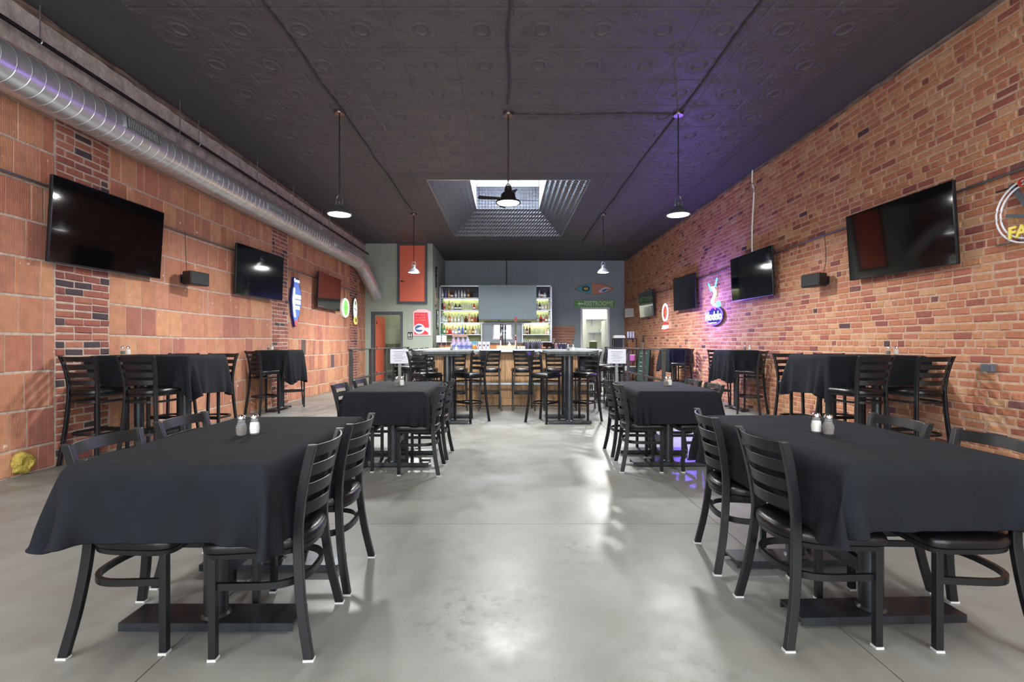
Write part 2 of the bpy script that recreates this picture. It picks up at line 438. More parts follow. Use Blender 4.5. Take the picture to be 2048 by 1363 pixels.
# ------------------------------------------------------------------ ceiling with pressed tin tiles and skylight opening
SX0, SX1, SY0, SY1 = -1.50, 1.60, 9.17, 14.03
def smallgrid():
    m = mat('stippled_border_tin', (78, 78, 82), .6)
    return m
mb = MB()
for (a, b, c, d) in ((XL - .1, SX0, -3.3, YB2 + 2.8), (SX1, XR + .1, -3.3, YB2 + 2.8), (SX0, SX1, -3.3, SY0), (SX0, SX1, SY1, YB2 + 2.8)):
    mb.box(a, b, c, d, ZC, ZC + .08)
ce = struct('ceiling', mb, smallgrid())
def relief(n=52):
    u = np.linspace(-.5, .5, n + 1); U, V = np.meshgrid(u, u)
    H = np.zeros_like(U)
    def ridge(dist, w): return np.exp(-(dist / w) ** 2)
    r = np.sqrt((U / 1.0) ** 2 + (V / 1.12) ** 2)
    H += 1.0 * ridge(r - .125, .016) - .35 * (r < .115)
    th = np.arctan2(V, U); ro = .235 + .02 * np.cos(8 * th)
    H += .55 * ridge(r - ro, .016)
    for sx in (-1, 1):
        for (cx, cy, rad) in ((.30 * sx, .045, .035), (.30 * sx, -.045, .035), (.37 * sx, .0, .03)):
            H += .6 * ridge(np.hypot(U - cx, V - cy) - rad, .013)
        for sy in (-1, 1):
            for (cx, cy, rad) in ((.40 * sx, .33 * sy, .04), (.33 * sx, .41 * sy, .04), (.43 * sx, .43 * sy, .035), (.25 * sx, .42 * sy, .03)):
                H += .7 * ridge(np.hypot(U - cx, V - cy) - rad, .014)
    e = np.maximum(abs(U), abs(V))
    H += .28 * ridge(e - .475, .009)
    H = np.where(e > .494, -.25, H)
    return U, V, H
TS = .6
U, V, H = relief()
n = U.shape[0]
vs = [(U[i, j] * TS, V[i, j] * .61, -.006 - H[i, j] * .0122) for i in range(n) for j in range(n)]
fs = [(i * n + j, (i + 1) * n + j, (i + 1) * n + j + 1, i * n + j + 1) for i in range(n - 1) for j in range(n - 1)]
tile_me = MB().add(vs, fs).mesh('tin_tile', ceilm, True)
for f in tile_me.polygons: f.use_smooth = True
for kx in range(-6, 6):
    for ky in range(-1, 17):
        cx = .06 + .3 + kx * TS; cy = 4.752 + .61 * ky
        if cx - .3 < -3.8 or cx + .3 > 3.9: continue
        if cx + .3 > SX0 - .28 and cx - .3 < SX1 + .28 and cy + .3 > SY0 - .3 and cy - .3 < SY1 + .3: continue
        o = bpy.data.objects.new('tin_tile', tile_me); COL.objects.link(o); o.parent = ce; o.location = (cx, cy, ZC)
# seams where the flat border meets the tile field
for X in (-3.74, 3.80):
    MB().box(X - .012, X + .012, -3, YB1, ZC - .012, ZC).obj('seam_strip', ceilm, ce)
a, b, c, d = SX0 - .3, SX1 + .3, SY0 - .32, SY1 + .3
MB().box(a, b, c - .012, c + .012, ZC - .01, ZC).box(a, b, d - .012, d + .012, ZC - .01, ZC).box(a - .012, a + .012, c, d, ZC - .01, ZC).box(b - .012, b + .012, c, d, ZC - .01, ZC).obj('skylight_border', ceilm, ce)
# skylight shaft
IX0, IX1, IY0, IY1, IZ = -.82, .92, 9.85, 13.35, 4.94
sk = struct('window_2', MB().rings([[(SX0, SY0, ZC - .004), (SX1, SY0, ZC - .004), (SX1, SY1, ZC - .004), (SX0, SY1, ZC - .004)], [(SX0 - .03, SY0 - .03, ZC + .001), (SX1 + .03, SY0 - .03, ZC + .001), (SX1 + .03, SY1 + .03, ZC + .001), (SX0 - .03, SY1 + .03, ZC + .001)]], cap=False), galv)
P0 = [(SX0, SY0, ZC), (SX1, SY0, ZC), (SX1, SY1, ZC), (SX0, SY1, ZC)]; P1 = [(IX0, IY0, IZ), (IX1, IY0, IZ), (IX1, IY1, IZ), (IX0, IY1, IZ)]
P2 = [(x, y, 5.56) for x, y, z in P1]
for i in range(4):
    j = (i + 1) % 4
    def off(p, k): return (p[0] + (.02 if p[0] > 0 else -.02) * k, p[1] + (.02 if p[1] > 11 else -.02) * k, p[2] + .01 * k)
    for (A, B, nm) in ((P0, P1, 'sloped_panel'), (P1, P2, 'shaft_panel')):
        MB().rings([[A[i], A[j], B[j], B[i]], [off(A[i], 1), off(A[j], 1), off(B[j], 1), off(B[i], 1)]]).obj(nm, quilt if nm == 'sloped_panel' or i in (0, 2) else mat('white_shaft', (200, 204, 210), .6), sk)
mb = MB()
for z in (5.56, 5.98): mb.box(IX0 - .06, IX1 + .06, IY0 - .06, IY0, z, z + .05).box(IX0 - .06, IX1 + .06, IY1, IY1 + .06, z, z + .05).box(IX0 - .06, IX0, IY0, IY1, z, z + .05).box(IX1, IX1 + .06, IY0, IY1, z, z + .05)
for t in np.linspace(0, 1, 4):
    x = IX0 + (IX1 - IX0) * t; mb.box(x - .03, x + .03, IY1, IY1 + .05, 5.6, 5.98).box(x - .03, x + .03, IY0 - .05, IY0, 5.6, 5.98)
for t in np.linspace(0, 1, 6):
    y = IY0 + (IY1 - IY0) * t; mb.box(IX0 - .05, IX0, y - .03, y + .03, 5.6, 5.98).box(IX1, IX1 + .05, y - .03, y + .03, 5.6, 5.98)
mb.obj('lantern_frame', white, sk)
pane = mat('window_glass', (245, 250, 250), .03, alpha=.12, spec=.5)
for i in range(3):
    x0 = IX0 + (IX1 - IX0) * i / 3 + .03; x1 = IX0 + (IX1 - IX0) * (i + 1) / 3 - .03
    MB().box(x0, x1, IY1 + .02, IY1 + .03, 5.61, 5.98).obj('pane', pane, sk); MB().box(x0, x1, IY0 - .03, IY0 - .02, 5.61, 5.98).obj('pane', pane, sk)
MB().box(IX0 - .2, IX1 + .2, IY0 - .2, IY1 + .2, 6.03, 6.1).obj('lantern_roof', white, sk)
# exhaust fan hung in the shaft
fan = thing('ceiling_fan', 'grey ceiling fan hanging inside the skylight shaft', 'fan', (.05, 11.7, 4.72))
MB().lathe([(.0, .1), (.07, .09), (.1, .03), (.1, -.03), (.05, -.07), (0, -.08)], 16).obj('motor', darksteel, fan, True)
MB().tube([(0, 0, .08), (0, 0, 1.31)], .014).obj('downrod', darksteel, fan)
for k in range(4):
    a = R(12 + 90 * k); c_, s_ = math.cos(a), math.sin(a)
    MB().rings([[(r * c_ - wd * s_, r * s_ + wd * c_, .0 + wd * .25 + t) for wd, t in ((-w2, -.003), (w2, -.003), (w2, .003), (-w2, .003))] for r, w2 in ((.08, .03), (.2, .06), (.7, .075), (.74, .05))]).obj('blade', darksteel, fan)

# ------------------------------------------------------------------ front wall with storefront windows (behind the camera)
struct('wall_front', MB().box(XL - .2, XR + .2, -3.3, -3.1, 0, .4).box(XL - .2, XR + .2, -3.3, -3.1, 3.8, ZC + .1).box(XL - .2, XL + .35, -3.3, -3.1, .4, 3.8).box(XR - .35, XR + .2, -3.3, -3.1, .4, 3.8), slate)
wf = struct('window_1', MB().box(-.05, .05, -3.26, -3.14, .4, 3.8).box(-2.1, -2.0, -3.26, -3.14, .4, 3.8).box(2.0, 2.1, -3.26, -3.14, .4, 3.8).box(XL + .35, XR - .35, -3.26, -3.14, 2.8, 2.88), trimgrey)
MB().box(XL + .35, XR - .35, -3.21, -3.2, .4, 3.8).obj('pane', pane, wf)
for k, x in enumerate((-2.2, 2.3)):
    t = thing('strip_light', ('left' if k == 0 else 'right') + ' hand long ceiling strip light above the front tables', 'ceiling light', (x, .6, ZC))
    MB().box(-.09, .09, -1.2, 1.2, -.07, 0).obj('housing', white, t)
    MB().box(-.06, .06, -1.15, 1.15, -.085, -.0701).obj('tube', emis('strip_glow', (255, 250, 240), 3), t)
    l = area('strip_glow', (0, 0, -.1), (0, 0, 0), .3, 2.3, STRIP_POWER, (1, .97, .93)); l.parent = t

# ------------------------------------------------------------------ rear block (left) with door, hatch door, and the slate back wall
DX0, DX1, DZ = -4.15, -3.30, 2.11
struct('wall_rear_left', MB().box(XL, DX0, YB1, YB1 + .12, 0, ZC).box(DX1, -2.30, YB1, YB1 + .12, 0, ZC).box(DX0, DX1, YB1, YB1 + .12, DZ, ZC), sage)
struct('wall_side_recess', MB().box(-2.42, -2.30, YB1 + .12, YB2, 0, ZC), sage)
d1 = struct('door_1', MB().box(DX0 - .07, DX0 + .012, YB1 - .02, YB1 + .14, 0, DZ + .08).box(DX1 - .012, DX1 + .07, YB1 - .02, YB1 + .14, 0, DZ + .08).box(DX0 + .012, DX1 - .012, YB1 - .02, YB1 + .14, DZ - .012, DZ + .08), trimgrey, bevel=.004)
lf = MB().box(0, .70, -.02, .02, .01, 2.06).obj('door_leaf', orange, d1, False, (-4.115, 15.17, 0), (0, 0, R(82)))
MB().tube([(.62, -.07, 1.0), (.62, -.03, 1.0)], .022).tube([(.62, -.07, 1.0), (.52, -.07, 1.0)], .01).obj('door_handle', blackplain, lf)
for z in (.25, 1.05, 1.85): MB().box(-.012, .012, -.035, -.02, z - .05, z + .05).obj('hinge', blackplain, lf)
HX0, HX1, HZ0, HZ1 = -3.33, -2.53, 2.50, 4.26
d2 = struct('door_2', MB().box(HX0 - .07, HX0, YB1 - .05, YB1, HZ0 - .07, ZC).box(HX1, HX1 + .07, YB1 - .05, YB1, HZ0 - .07, ZC).box(HX0, HX1, YB1 - .05, YB1, HZ0 - .07, HZ0).box(HX0, HX1, YB1 - .05, YB1, HZ1, ZC), trimgrey)
lf = MB().box(HX0 + .004, HX1 - .004, YB1 - .02, YB1, HZ0 + .004, HZ1 - .004).obj('door_leaf', orange, d2)
MB().lathe([(.03, -.012), (.03, 0)], 12, (HX0 + .07, YB1 - .022, 3.14), 'y').tube([(HX0 + .07, YB1 - .06, 3.14), (HX0 + .17, YB1 - .06, 3.13)], .009).tube([(HX0 + .07, YB1 - .02, 3.14), (HX0 + .07, YB1 - .06, 3.14)], .009).obj('door_handle', blackplain, lf)
# little lobby behind the open door
lob = mat('pale_green_lobby_paint', (176, 184, 160), .7)
struct('wall_lobby', MB().box(XL, -2.42, 16.6, 16.7, 0, ZC).box(-2.52, -2.42, YB1 + .12, 16.6, 0, ZC), lob)
wn = struct('baseboard_lobby', MB().box(XL, -2.53, 16.58, 16.599, 0, .1), trimgrey)
for i in range(18):
    x = XL + .05 + i * .105
    MB().box(x, x + .085, 16.565, 16.598, .1, 1.18).obj('wainscot_slat', mat('grey_green_wainscot', (104, 112, 92), .6), wn)
l = bpy.data.lights.new('lobby_lamp', 'POINT'); l.energy = 22; l.shadow_soft_size = .2; l.color = (1, .97, .88)
o = bpy.data.objects.new('lobby_lamp', l); COL.objects.link(o); o.location = (-3.4, 15.9, 3.0)
KX0, KX1, KZ = 2.84, 3.89, 2.53
struct('wall_back', MB().box(-2.42, KX0, YB2, YB2 + .15, 0, ZC).box(KX1, XR, YB2, YB2 + .15, 0, ZC).box(KX0, KX1, YB2, YB2 + .15, KZ, ZC), slate)
dk = struct('door_3', MB().box(KX0 - .02, KX0 + .05, YB2 - .02, YB2 + .17, 0, KZ + .02).box(KX1 - .05, KX1 + .02, YB2 - .02, YB2 + .17, 0, KZ + .02).box(KX0 + .05, KX1 - .05, YB2 - .02, YB2 + .17, KZ - .04, KZ + .02), white)
kw = mat('kitchen_white', (236, 236, 222), .6)
struct('wall_kitchen', MB().box(2.2, 4.9, 20.4, 20.5, 0, ZC).box(2.1, 2.2, YB2 + .15, 20.4, 0, ZC).box(4.9, 5.0, YB2 + .15, 20.4, 0, ZC), kw)
area('kitchen_lamp', (3.5, 19.3, 4.2), (0, 0, 0), 1.4, .8, KITCHEN_POWER, (1, 1, .96))
t = thing('refrigerator', 'tall brushed steel refrigerator just inside left of kitchen doorway', 'refrigerator', (2.62, 18.95, 0))
MB().box(-.4, .36, -.35, .35, .08, 2.45).obj('body', galv, t, bevel=.01); MB().box(-.38, .34, -.37, -.35, .1, 2.43).obj('door', chrome, t); MB().tube([(.28, -.42, .9), (.28, -.42, 1.9)], .012).obj('handle', chrome, t)
MB().box(-.38, .34, -.39, -.371, .1, .4).obj('vent_grille', galv, t)
t = thing('white_cupboard', 'tall white cupboard on the right inside the kitchen doorway', 'cupboard', (4.25, 19.3, 0))
MB().box(-.34, .4, -.35, .35, 0, 2.1).obj('body', white, t, bevel=.01); MB().box(-.33, .39, -.37, -.351, .03, 2.07).obj('door', white, t); MB().tube([(-.25, -.39, 1.0), (-.25, -.39, 1.3)], .01).obj('handle', chrome, t)
for k, (z, x0) in enumerate(((2.18, 3.2), (1.62, 3.3))):
    t = thing('wall_shelf', ('upper' if k == 0 else 'lower') + ' pale shelf on the kitchen wall seen through the doorway', 'shelf', (0, 0, 0), 0, 'kitchen wall shelves')
    MB().box(x0 + .2, 4.7, 20.05, 20.4, z, z + .03).obj('board', galv, t)
    for x in (x0 + .45, 4.5): MB().prism([(x - .01, z), (x + .01, z), (x + .01, z - .22), (x - .01, z - .22)], 20.36, 20.4).prism([(x - .01, z), (x + .01, z), (x + .01, z - .03), (x - .01, z - .03)], 20.1, 20.36).obj('bracket', galv, t)
for k, (x, z, sx, sz) in enumerate(((3.75, 2.21, .42, .26), (4.25, 2.21, .36, .2), (4.05, 1.65, .12, .16))):
    t = thing('carton', ['wide white carton at left on the upper kitchen shelf', 'smaller white carton at right on the upper kitchen shelf', 'little white carton on the lower kitchen shelf'][k], 'box', (x, 20.2, z), 0, 'cartons on the kitchen shelves')
    MB().box(-sx / 2, sx / 2, -.12, .12, 0, sz).obj('body', white, t, bevel=.005); MB().box(-sx / 2 - .005, sx / 2 + .005, -.125, .125, sz, sz + .02).obj('lid', white, t)
t = thing('stock_pot', 'green stock pot standing on the kitchen work stand', 'pot', (3.55, 19.5, 1.0))
MB().lathe([(0, 0), (.15, 0), (.16, .02), (.16, .26), (.15, .26), (.15, .03), (0, .03)], 20).obj('body', mat('olive_green', (92, 104, 58), .4), t, True); MB().lathe([(.165, .26), (.165, .275), (.03, .3), (0, .3)], 20).obj('lid', white, t, True)
t = thing('work_stand', 'white kitchen work stand under the green pot', 'table', (3.55, 19.5, 0))
MB().box(-.35, .3, -.3, .3, .96, 1.0).obj('top', galv, t)
for x in (-.32, .27):
    for y in (-.27, .27): MB().box(x - .015, x + .015, y - .015, y + .015, 0, .96).obj('leg', galv, t)

# ------------------------------------------------------------------ duct, pipe, hangers, conduits
DXc, DZc, DR = -4.20, 3.51, .192
t = thing('spiral_duct', 'large round galvanised spiral duct running along the left wall', 'duct')
path = [(DXc, y, DZc) for y in np.arange(.6, 13.3, .5)] + [(DXc, 13.45, DZc), (DXc + .01, 13.75, DZc - .05), (DXc + .04, 14.0, DZc - .16), (DXc + .08, 14.3, DZc - .36), (DXc + .12, 14.6, DZc - .58), (DXc + .16, 14.98, DZc - .84)]
path = [p if p[1] < 13.5 else p for p in path]
ductm = mat('spiral_duct_steel', (222, 224, 228), .33, .75, noise=.10, nscale=3)
MB().tube(path, DR, 40).obj('duct_body', ductm, t, True)
mb = MB()
for y in np.arange(.65, 13.4, .125): mb.tube([(DXc + (DR + .0015) * math.cos(a), y + .03 * math.cos(a), DZc + (DR + .0015) * math.sin(a)) for a in np.linspace(0, 2 * PI, 33)[:-1]], .0028, 5, True)
sm = mb.obj('seam', mat('duct_seam', (205, 208, 212), .3, .9), t, True)
for k, y in enumerate((13.42, 13.98, 14.62)):
    i = min(range(len(path)), key=lambda q: abs(path[q][1] - y)); p = Vector(path[i]); q = Vector(path[min(i + 1, len(path) - 1)]) - Vector(path[i - 1]); q.normalize()
    MB().tube([p - q * .025, p + q * .025], DR + .006, 40).obj('collar', ductm, t, True)
for k, y in enumerate((5.28, 8.33, 11.5, 14.2)):
    if k == 3: continue
    a = R(6); cx, cz = DXc + (DR - .005) * math.cos(a), DZc + (DR - .005) * math.sin(a)
    g = MB().box(0, .022, -.24, .24, -.062, .062).obj('vent_register', galv, t, False, (cx, y, cz), (0, -a, 0), .004)
    for i in range(17):
        yy = -.205 + i * .0256
        MB().box(.022, .027, yy - .004, yy + .004, -.048, .048).obj('louvre', mat('vent_bar', (210, 214, 216), .4, .6), g)
    MB().box(.0221, .0226, -.215, .215, -.05, .05).obj('vent_slot', blackplain, g)
g_ = 'threaded rods holding up the duct'
for k, y in enumerate((3.2, 6.17, 8.1, 9.47, 11.4, 13.0)):
    t = thing('duct_hanger', ['nearest', 'second', 'third', 'fourth', 'fifth', 'farthest'][k] + ' thin steel hanger rod above the round duct', 'hanger', (DXc, y, 0), 0, g_)
    MB().tube([(0, 0, DZc + DR), (0, 0, ZC)], .006, 6).obj('rod', galv, t); MB().box(-.05, .05, -.012, .012, DZc + DR, DZc + DR + .012).obj('saddle', galv, t)
PX, PZ = -4.30, 3.985
t = tag(MB().tube([(PX, -3, PZ), (PX, YB1 - .02, PZ)], .020, 10).obj('pipe', blackplain, None, True), 'thin black pipe under the ceiling along the left wall', 'pipe')
for k, y in enumerate((4.42, 6.70, 8.95, 11.2, 13.4)):
    t = thing('pipe_hanger', ['nearest', 'second', 'third', 'fourth', 'farthest'][k] + ' short hanger clamped on the black ceiling pipe', 'hanger', (PX, y, 0), 0, 'hangers of the black pipe')
    MB().tube([(0, 0, PZ + .02), (0, 0, ZC)], .006, 6).obj('rod', galv, t); MB().tube([(.024 * math.cos(a), 0, PZ + .026 * math.sin(a)) for a in np.linspace(0, 2 * PI, 13)[:-1]], .006, 5, True).obj('clamp', galv, t)
def conduit(name, pts, r, label, m=conduit_m): return tag(MB().tube(pts, r, 8).obj(name, m, None, True), label, 'conduit')
conduit('conduit', [(XR - .035, y, 2.70 + .012 * math.sin(y * 2.2)) for y in np.arange(1.5, 17.9, .4)], .012, 'long steel conduit running level along the orange brick wall')
conduit('conduit', [(XL + .035, y, 2.705) for y in np.arange(1.5, 14.9, .5)], .012, 'long steel conduit running level along the clay tile wall')
conduit('conduit', cat_rom([(XR - .03, 8.65, ZC), (XR - .03, 8.66, 4.1), (XR - .03, 8.60, 3.9), (XR - .03, 8.66, 3.3), (XR - .03, 8.66, 2.72)], 4), .014, 'white upright conduit from ceiling to second screen on brick wall', white)
conduit('conduit', [(.02, YB2 - .1, ZC), (.02, YB2 - .1, 3.2)], .014, 'black upright conduit on the slate wall above the back bar screen', blackplain)
for k, (x, ys_) in enumerate(((-2.2, (-1, 2, 4.3, 6.44, 9, 11.54)), (.03, (-1, 2, 4.3, 6.48)), (2.32, (-1, 2, 4.3, 6.48, 9, 11.54, 15)))):
    pts = []; rr = random.Random(k)
    y = ys_[0]
    while y < ys_[-1]:
        pts.append((x + rr.uniform(-.02, .02), y, ZC - .022)); y += .45
    tag(MB().tube(cat_rom(pts, 3), .011, 7).obj('ceiling_cable', cable_m, None, True), ['left hand dark cable stapled along the tin ceiling', 'middle dark cable stapled along the tin ceiling', 'right hand dark cable stapled along the tin ceiling'][k], 'cable')
tag(MB().tube(cat_rom([(.06, 6.5, ZC - .022), (.8, 6.53, ZC - .022), (1.6, 6.49, ZC - .022), (2.3, 6.5, ZC - .022)], 4), .011, 7).obj('ceiling_cable', cable_m, None, True), 'dark cable crossing the ceiling between middle and right lamps', 'cable')

# ------------------------------------------------------------------ pendant lamps
glow = emis('lamp_diffuser', (255, 255, 252), 9)
def pendant(x, y, zr, kind, label, r=.155, pw=None):
    t = thing('pendant_lamp', label, 'lamp', (x, y, 0), 0, 'pendant lamps')
    shm = {'steel': mat('pendant_steel', (120, 124, 132), .3, .8), 'black': mat('pendant_black', (40, 36, 34), .28, .4), 'white': mat('pendant_pale', (190, 192, 194), .35, .4)}[kind]
    cm = mat('canopy_metal', (120, 106, 104), .28, .85)
    MB().lathe([(0, ZC - .045), (.065, ZC - .045), (.07, ZC - .03), (.07, ZC - .004)], 20).obj('canopy', cm, t, True)
    h = .20 if kind != 'black' else .24
    MB().tube([(0, 0, ZC - .04), (0, 0, zr + h + .06)], .0085 if kind != 'black' else .011, 8).obj('stem', darksteel if kind != 'black' else cm, t, True)
    if kind == 'black':
        prof = [(r, 0), (r + .012, .004), (r + .01, .02), (r * .9, .028), (r * .72, .05), (r * .66, .075), (r * .62, .085), (r * .60, .12), (r * .45, .145), (r * .3, .155), (.045, .17), (.045, .22), (.02, .24), (0, .242)]
    else:
        prof = [(r, 0), (r + .01, .004), (r + .008, .014), (r * .93, .03), (r * .75, .065), (r * .48, .095), (r * .30, .11), (.036, .125), (.034, .17), (.015, .19), (0, .19)]
    MB().lathe([(a, zr + b) for a, b in prof], 28, cap=False).obj('shade', shm, t, True)
    MB().tube([(.045 * math.cos(a), 0, zr + .17 + .095 * math.sin(a)) for a in np.linspace(-.35, PI + .35, 14)], .0065, 6).obj('yoke', shm, t, True)
    MB().lathe([(0, zr - .01), (r * .5, zr - .008), (r * .9, zr + .002), (r * .94, zr + .008), (0, zr + .008)], 28).obj('diffuser', glow, t, True)
    l = area('lamp_light', (0, 0, zr - .03), (0, 0, 0), r * 1.7, r * 1.7, pw or PENDANT_POWER, (1, .985, .95), 'DISK', 172); l.parent = t
pendant(-2.24, 6.44, 2.925, 'steel', 'near left pendant lamp with grey steel shade')
pendant(.03, 6.48, 3.09, 'black', 'black shaded pendant lamp hanging in front of the skylight', .16)
pendant(2.33, 6.48, 2.93, 'steel', 'near right pendant lamp with grey steel shade', .15)
pendant(-2.22, 11.54, 2.90, 'white', 'far pendant lamp hanging before the high orange door', .135, FAR_PENDANT_POWER)
pendant(2.34, 11.54, 2.90, 'white', 'far pendant lamp hanging on the right, before the slate back wall', .135, FAR_PENDANT_POWER)

# ------------------------------------------------------------------ ladder back chairs and stools (facing +Y locally)
def leg_loft(pts, w, d):
    P = cat_rom(pts, 5); ww = w / 2; dd = d / 2
    return MB().rings([[(x - ww, y - dd, z), (x + ww, y - dd, z), (x + ww, y + dd, z), (x - ww, y + dd, z)] for x, y, z in P])
def seat_outline(wf, wr_, y0, y1, n=40):
    out = []
    for i in range(n):
        a = 2 * PI * i / n; ca, sa = math.cos(a), math.sin(a)
        e = .24 if sa > 0 else .75
        x = abs(ca) ** e * (1 if ca > 0 else -1); y = abs(sa) ** e * (1 if sa > 0 else -1)
        yy = (y0 + y1) / 2 + y * (y1 - y0) / 2
        t = (yy - y0) / (y1 - y0); hw = wr_ + (wf - wr_) * min(1, t * 1.25)
        out.append((x * hw, yy))
    return out
def make_chair(bar):
    t = thing('bar_stool' if bar else 'dining_chair', 'x', 'stool' if bar else 'chair')
    zs = .745 if bar else .455; zt = 1.075 if bar else .812
    k = zs / .455
    for sx in (-1, 1):
        rear = [(sx * .202, -.190, 0), (sx * .178, -.152, .2 * k), (sx * .155, -.132, .42 * k), (sx * .16, -.140, zs + .10), (sx * .172, -.165, zs + .24), (sx * .182, -.195, zt)]
        lg = leg_loft(rear, .024, .036).obj('leg', black, t, True, bevel=.003)
        MB().box(-.014, .014, -.02, .02, 0, .008).obj('foot_glide', glide if not bar else blackplain, lg, False, (sx * .202, -.190, 0))
        lg = MB().rings([[(sx * .178 - .014, .160, z), (sx * .178 + .014, .160, z), (sx * .178 + .014, .188, z), (sx * .178 - .014, .188, z)] for z in (.008, zs - .065)]).obj('leg', black, t, bevel=.003)
        MB().box(-.016, .016, -.016, .016, 0, .009).obj('foot_glide', glide if not bar else blackplain, lg, False, (sx * .178, .174, 0))
    # four curved slats
    P = cat_rom([(-.132, .42 * k), (-.140, zs + .10), (-.165, zs + .24), (-.195, zt)], 10)
    X = cat_rom([(.155, .42 * k), (.16, zs + .10), (.172, zs + .24), (.182, zt)], 10)
    def at(z): return np.interp(z, [p[1] for p in P], [p[0] for p in P]), np.interp(z, [p[1] for p in X], [p[0] for p in X])
    for zc in (zt - .030, zt - .108, zt - .186, zt - .262):
        rs = []
        for u in np.linspace(-1, 1, 13):
            ring = []
            for dz, dy in ((-.024, -.004), (.024, -.004), (.024, .004), (-.024, .004)):
                y, x = at(zc + dz); ring.append((u * (x - .004), y - .048 * (1 - u * u) + dy, zc + dz))
            rs.append(ring)
        MB().rings(rs).obj('back_slat', black, t, True, bevel=.0015)
    O = seat_outline(.208, .182, -.175, .218)
    cy = .02
    def ring(s, z): return [(x * s, cy + (y - cy) * s, z) for x, y in O]
    MB().rings([ring(.96, zs - .05), ring(1.0, zs - .043), ring(1.01, zs - .025), ring(.985, zs - .010), ring(.90, zs + .002), ring(.6, zs + .009), ring(.2, zs + .010)]).obj('seat', vinyl, t, True)
    MB().rings([ring(.955, zs - .07), ring(.97, zs - .0505)], cap=False).rings([ring(.90, zs - .07), ring(.90, zs - .0505)], cap=False).rings([ring(.955, zs - .07), ring(.90, zs - .07)], cap=False).rings([ring(.97, zs - .0505), ring(.90, zs - .0505)], cap=False).obj('seat_frame', black, t)
    def uloop(z, closed=False):
        pts = [(.172, .168, z), (.176, .06, z)]
        for a in np.linspace(0, PI, 17):
            ca, sa = math.cos(a), math.sin(a)
            pts.append((.178 * abs(ca) ** .8 * (1 if ca > 0 else -1), .0 - .155 * abs(sa) ** .8, z))
        pts += [(-.176, .06, z), (-.172, .168, z)]
        return pts
    if bar:
        MB().bar(uloop(.62), .010, .022).obj('stretcher', black, t, True)
        MB().bar(uloop(.30), .014, .024).obj('foot_ring', black, t, True)
        MB().box(-.166, .166, .166, .182, .285, .325).obj('footrest', black, t, bevel=.003)
    else:
        MB().bar(uloop(.275), .016, .026).obj('stretcher', black, t, True)
    return t
def facing(fx, fy): return math.atan2(-fx, fy)
chair0 = make_chair(False); stool0 = make_chair(True)
used = {'c': False, 's': False}
def place(kind, x, y, f, label, group):
    rz = facing(*f) if isinstance(f, tuple) else f
    root = chair0 if kind == 'c' else stool0
    if not used[kind]:
        used[kind] = True; root.location = (x, y, 0); root.rotation_euler = (0, 0, rz); root['label'] = label; root['group'] = group; return root
    return dup(root, (x, y, 0), rz, label, group)
G1, G2 = 'ladder back chairs at the low tables', 'ladder back stools'
place('c', -.947, 2.005, (-1, -.06), 'black ladder back chair, nearest on the aisle side of the near left table', G1)
place('c', -.945, 2.49, (-1, .01), 'black ladder back chair, second on the aisle side of the near left table', G1)
place('c', -1.50, 2.03, (1, .02), 'black ladder back chair, nearest on the wall side of the near left table', G1)
place('c', -1.525, 2.545, (1, .0), 'black ladder back chair, second on the wall side of the near left table', G1)
place('c', 1.292, 2.07, (1, .0), 'black ladder back chair, nearest on the aisle side of the near right table', G1)
place('c', 1.31, 2.655, (1, -.14), 'black ladder back chair, second on the aisle side of the near right table', G1)
place('c', 1.87, 2.035, (-1, .07), 'black ladder back chair, nearest on the wall side of the near right table', G1)
place('c', 1.862, 2.51, (-1, .02), 'black ladder back chair, second on the wall side of the near right table', G1)
place('c', -.80, 4.53, (-1, .0), 'black ladder back chair, nearest on the aisle side of the farther left low table', G1)
place('c', -.785, 5.10, (-1, .03), 'black ladder back chair, second on the aisle side of the farther left low table', G1)
place('c', -1.42, 4.64, (1, .0), 'black ladder back chair, nearest on the wall side of the farther left low table', G1)
place('c', -1.40, 5.20, (1, .0), 'black ladder back chair, second on the wall side of the farther left low table', G1)
place('c', 1.285, 4.64, (1, -.08), 'black ladder back chair, nearest on the aisle side of the farther right low table', G1)
place('c', 1.30, 5.21, (1, .0), 'black ladder back chair, second on the aisle side of the farther right low table', G1)
place('c', 1.82, 4.63, (-1, .0), 'black ladder back chair, nearest on the wall side of the farther right low table', G1)
place('c', 1.82, 5.14, (-1, .0), 'black ladder back chair, second on the wall side of the farther right low table', G1)
# stools at the cloth covered high tables
place('s', -4.16, 4.86, (.10, 1), 'black bar stool at the wall end before the left long high table', G2)
place('s', -3.60, 4.86, (.06, 1), 'black bar stool at the room end before the left long high table', G2)
place('s', -3.62, 5.93, (-.05, -1), 'black bar stool at the room end behind the left long high table', G2)
place('s', -4.13, 5.95, (0, -1), 'black bar stool at the wall end behind the left long high table', G2)
place('s', 3.56, 4.82, (-.12, 1), 'black bar stool at the room end before the right long high table', G2)
place('s', 4.14, 4.82, (-.12, 1), 'black bar stool at the wall end before the right long high table', G2)
place('s', 3.60, 5.93, (.02, -1), 'black bar stool at the room end behind the right long high table', G2)
place('s', 4.14, 5.95, (0, -1), 'black bar stool at the wall end behind the right long high table', G2)
place('s', -4.125, 8.13, (.50, .86), 'black bar stool turned to the room in front of the small left high table', G2)
place('s', -4.06, 9.12, (.5, -.86), 'black bar stool behind the small left high table', G2)
place('s', 4.17, 8.12, (-.72, .70), 'black bar stool turned to the room in front of the nearer small right high table', G2)
place('s', 4.10, 9.22, (-.3, -.95), 'black bar stool behind the nearer small right high table', G2)
place('s', 4.14, 11.25, (-.72, .70), 'black bar stool before the farther small right high table', G2)
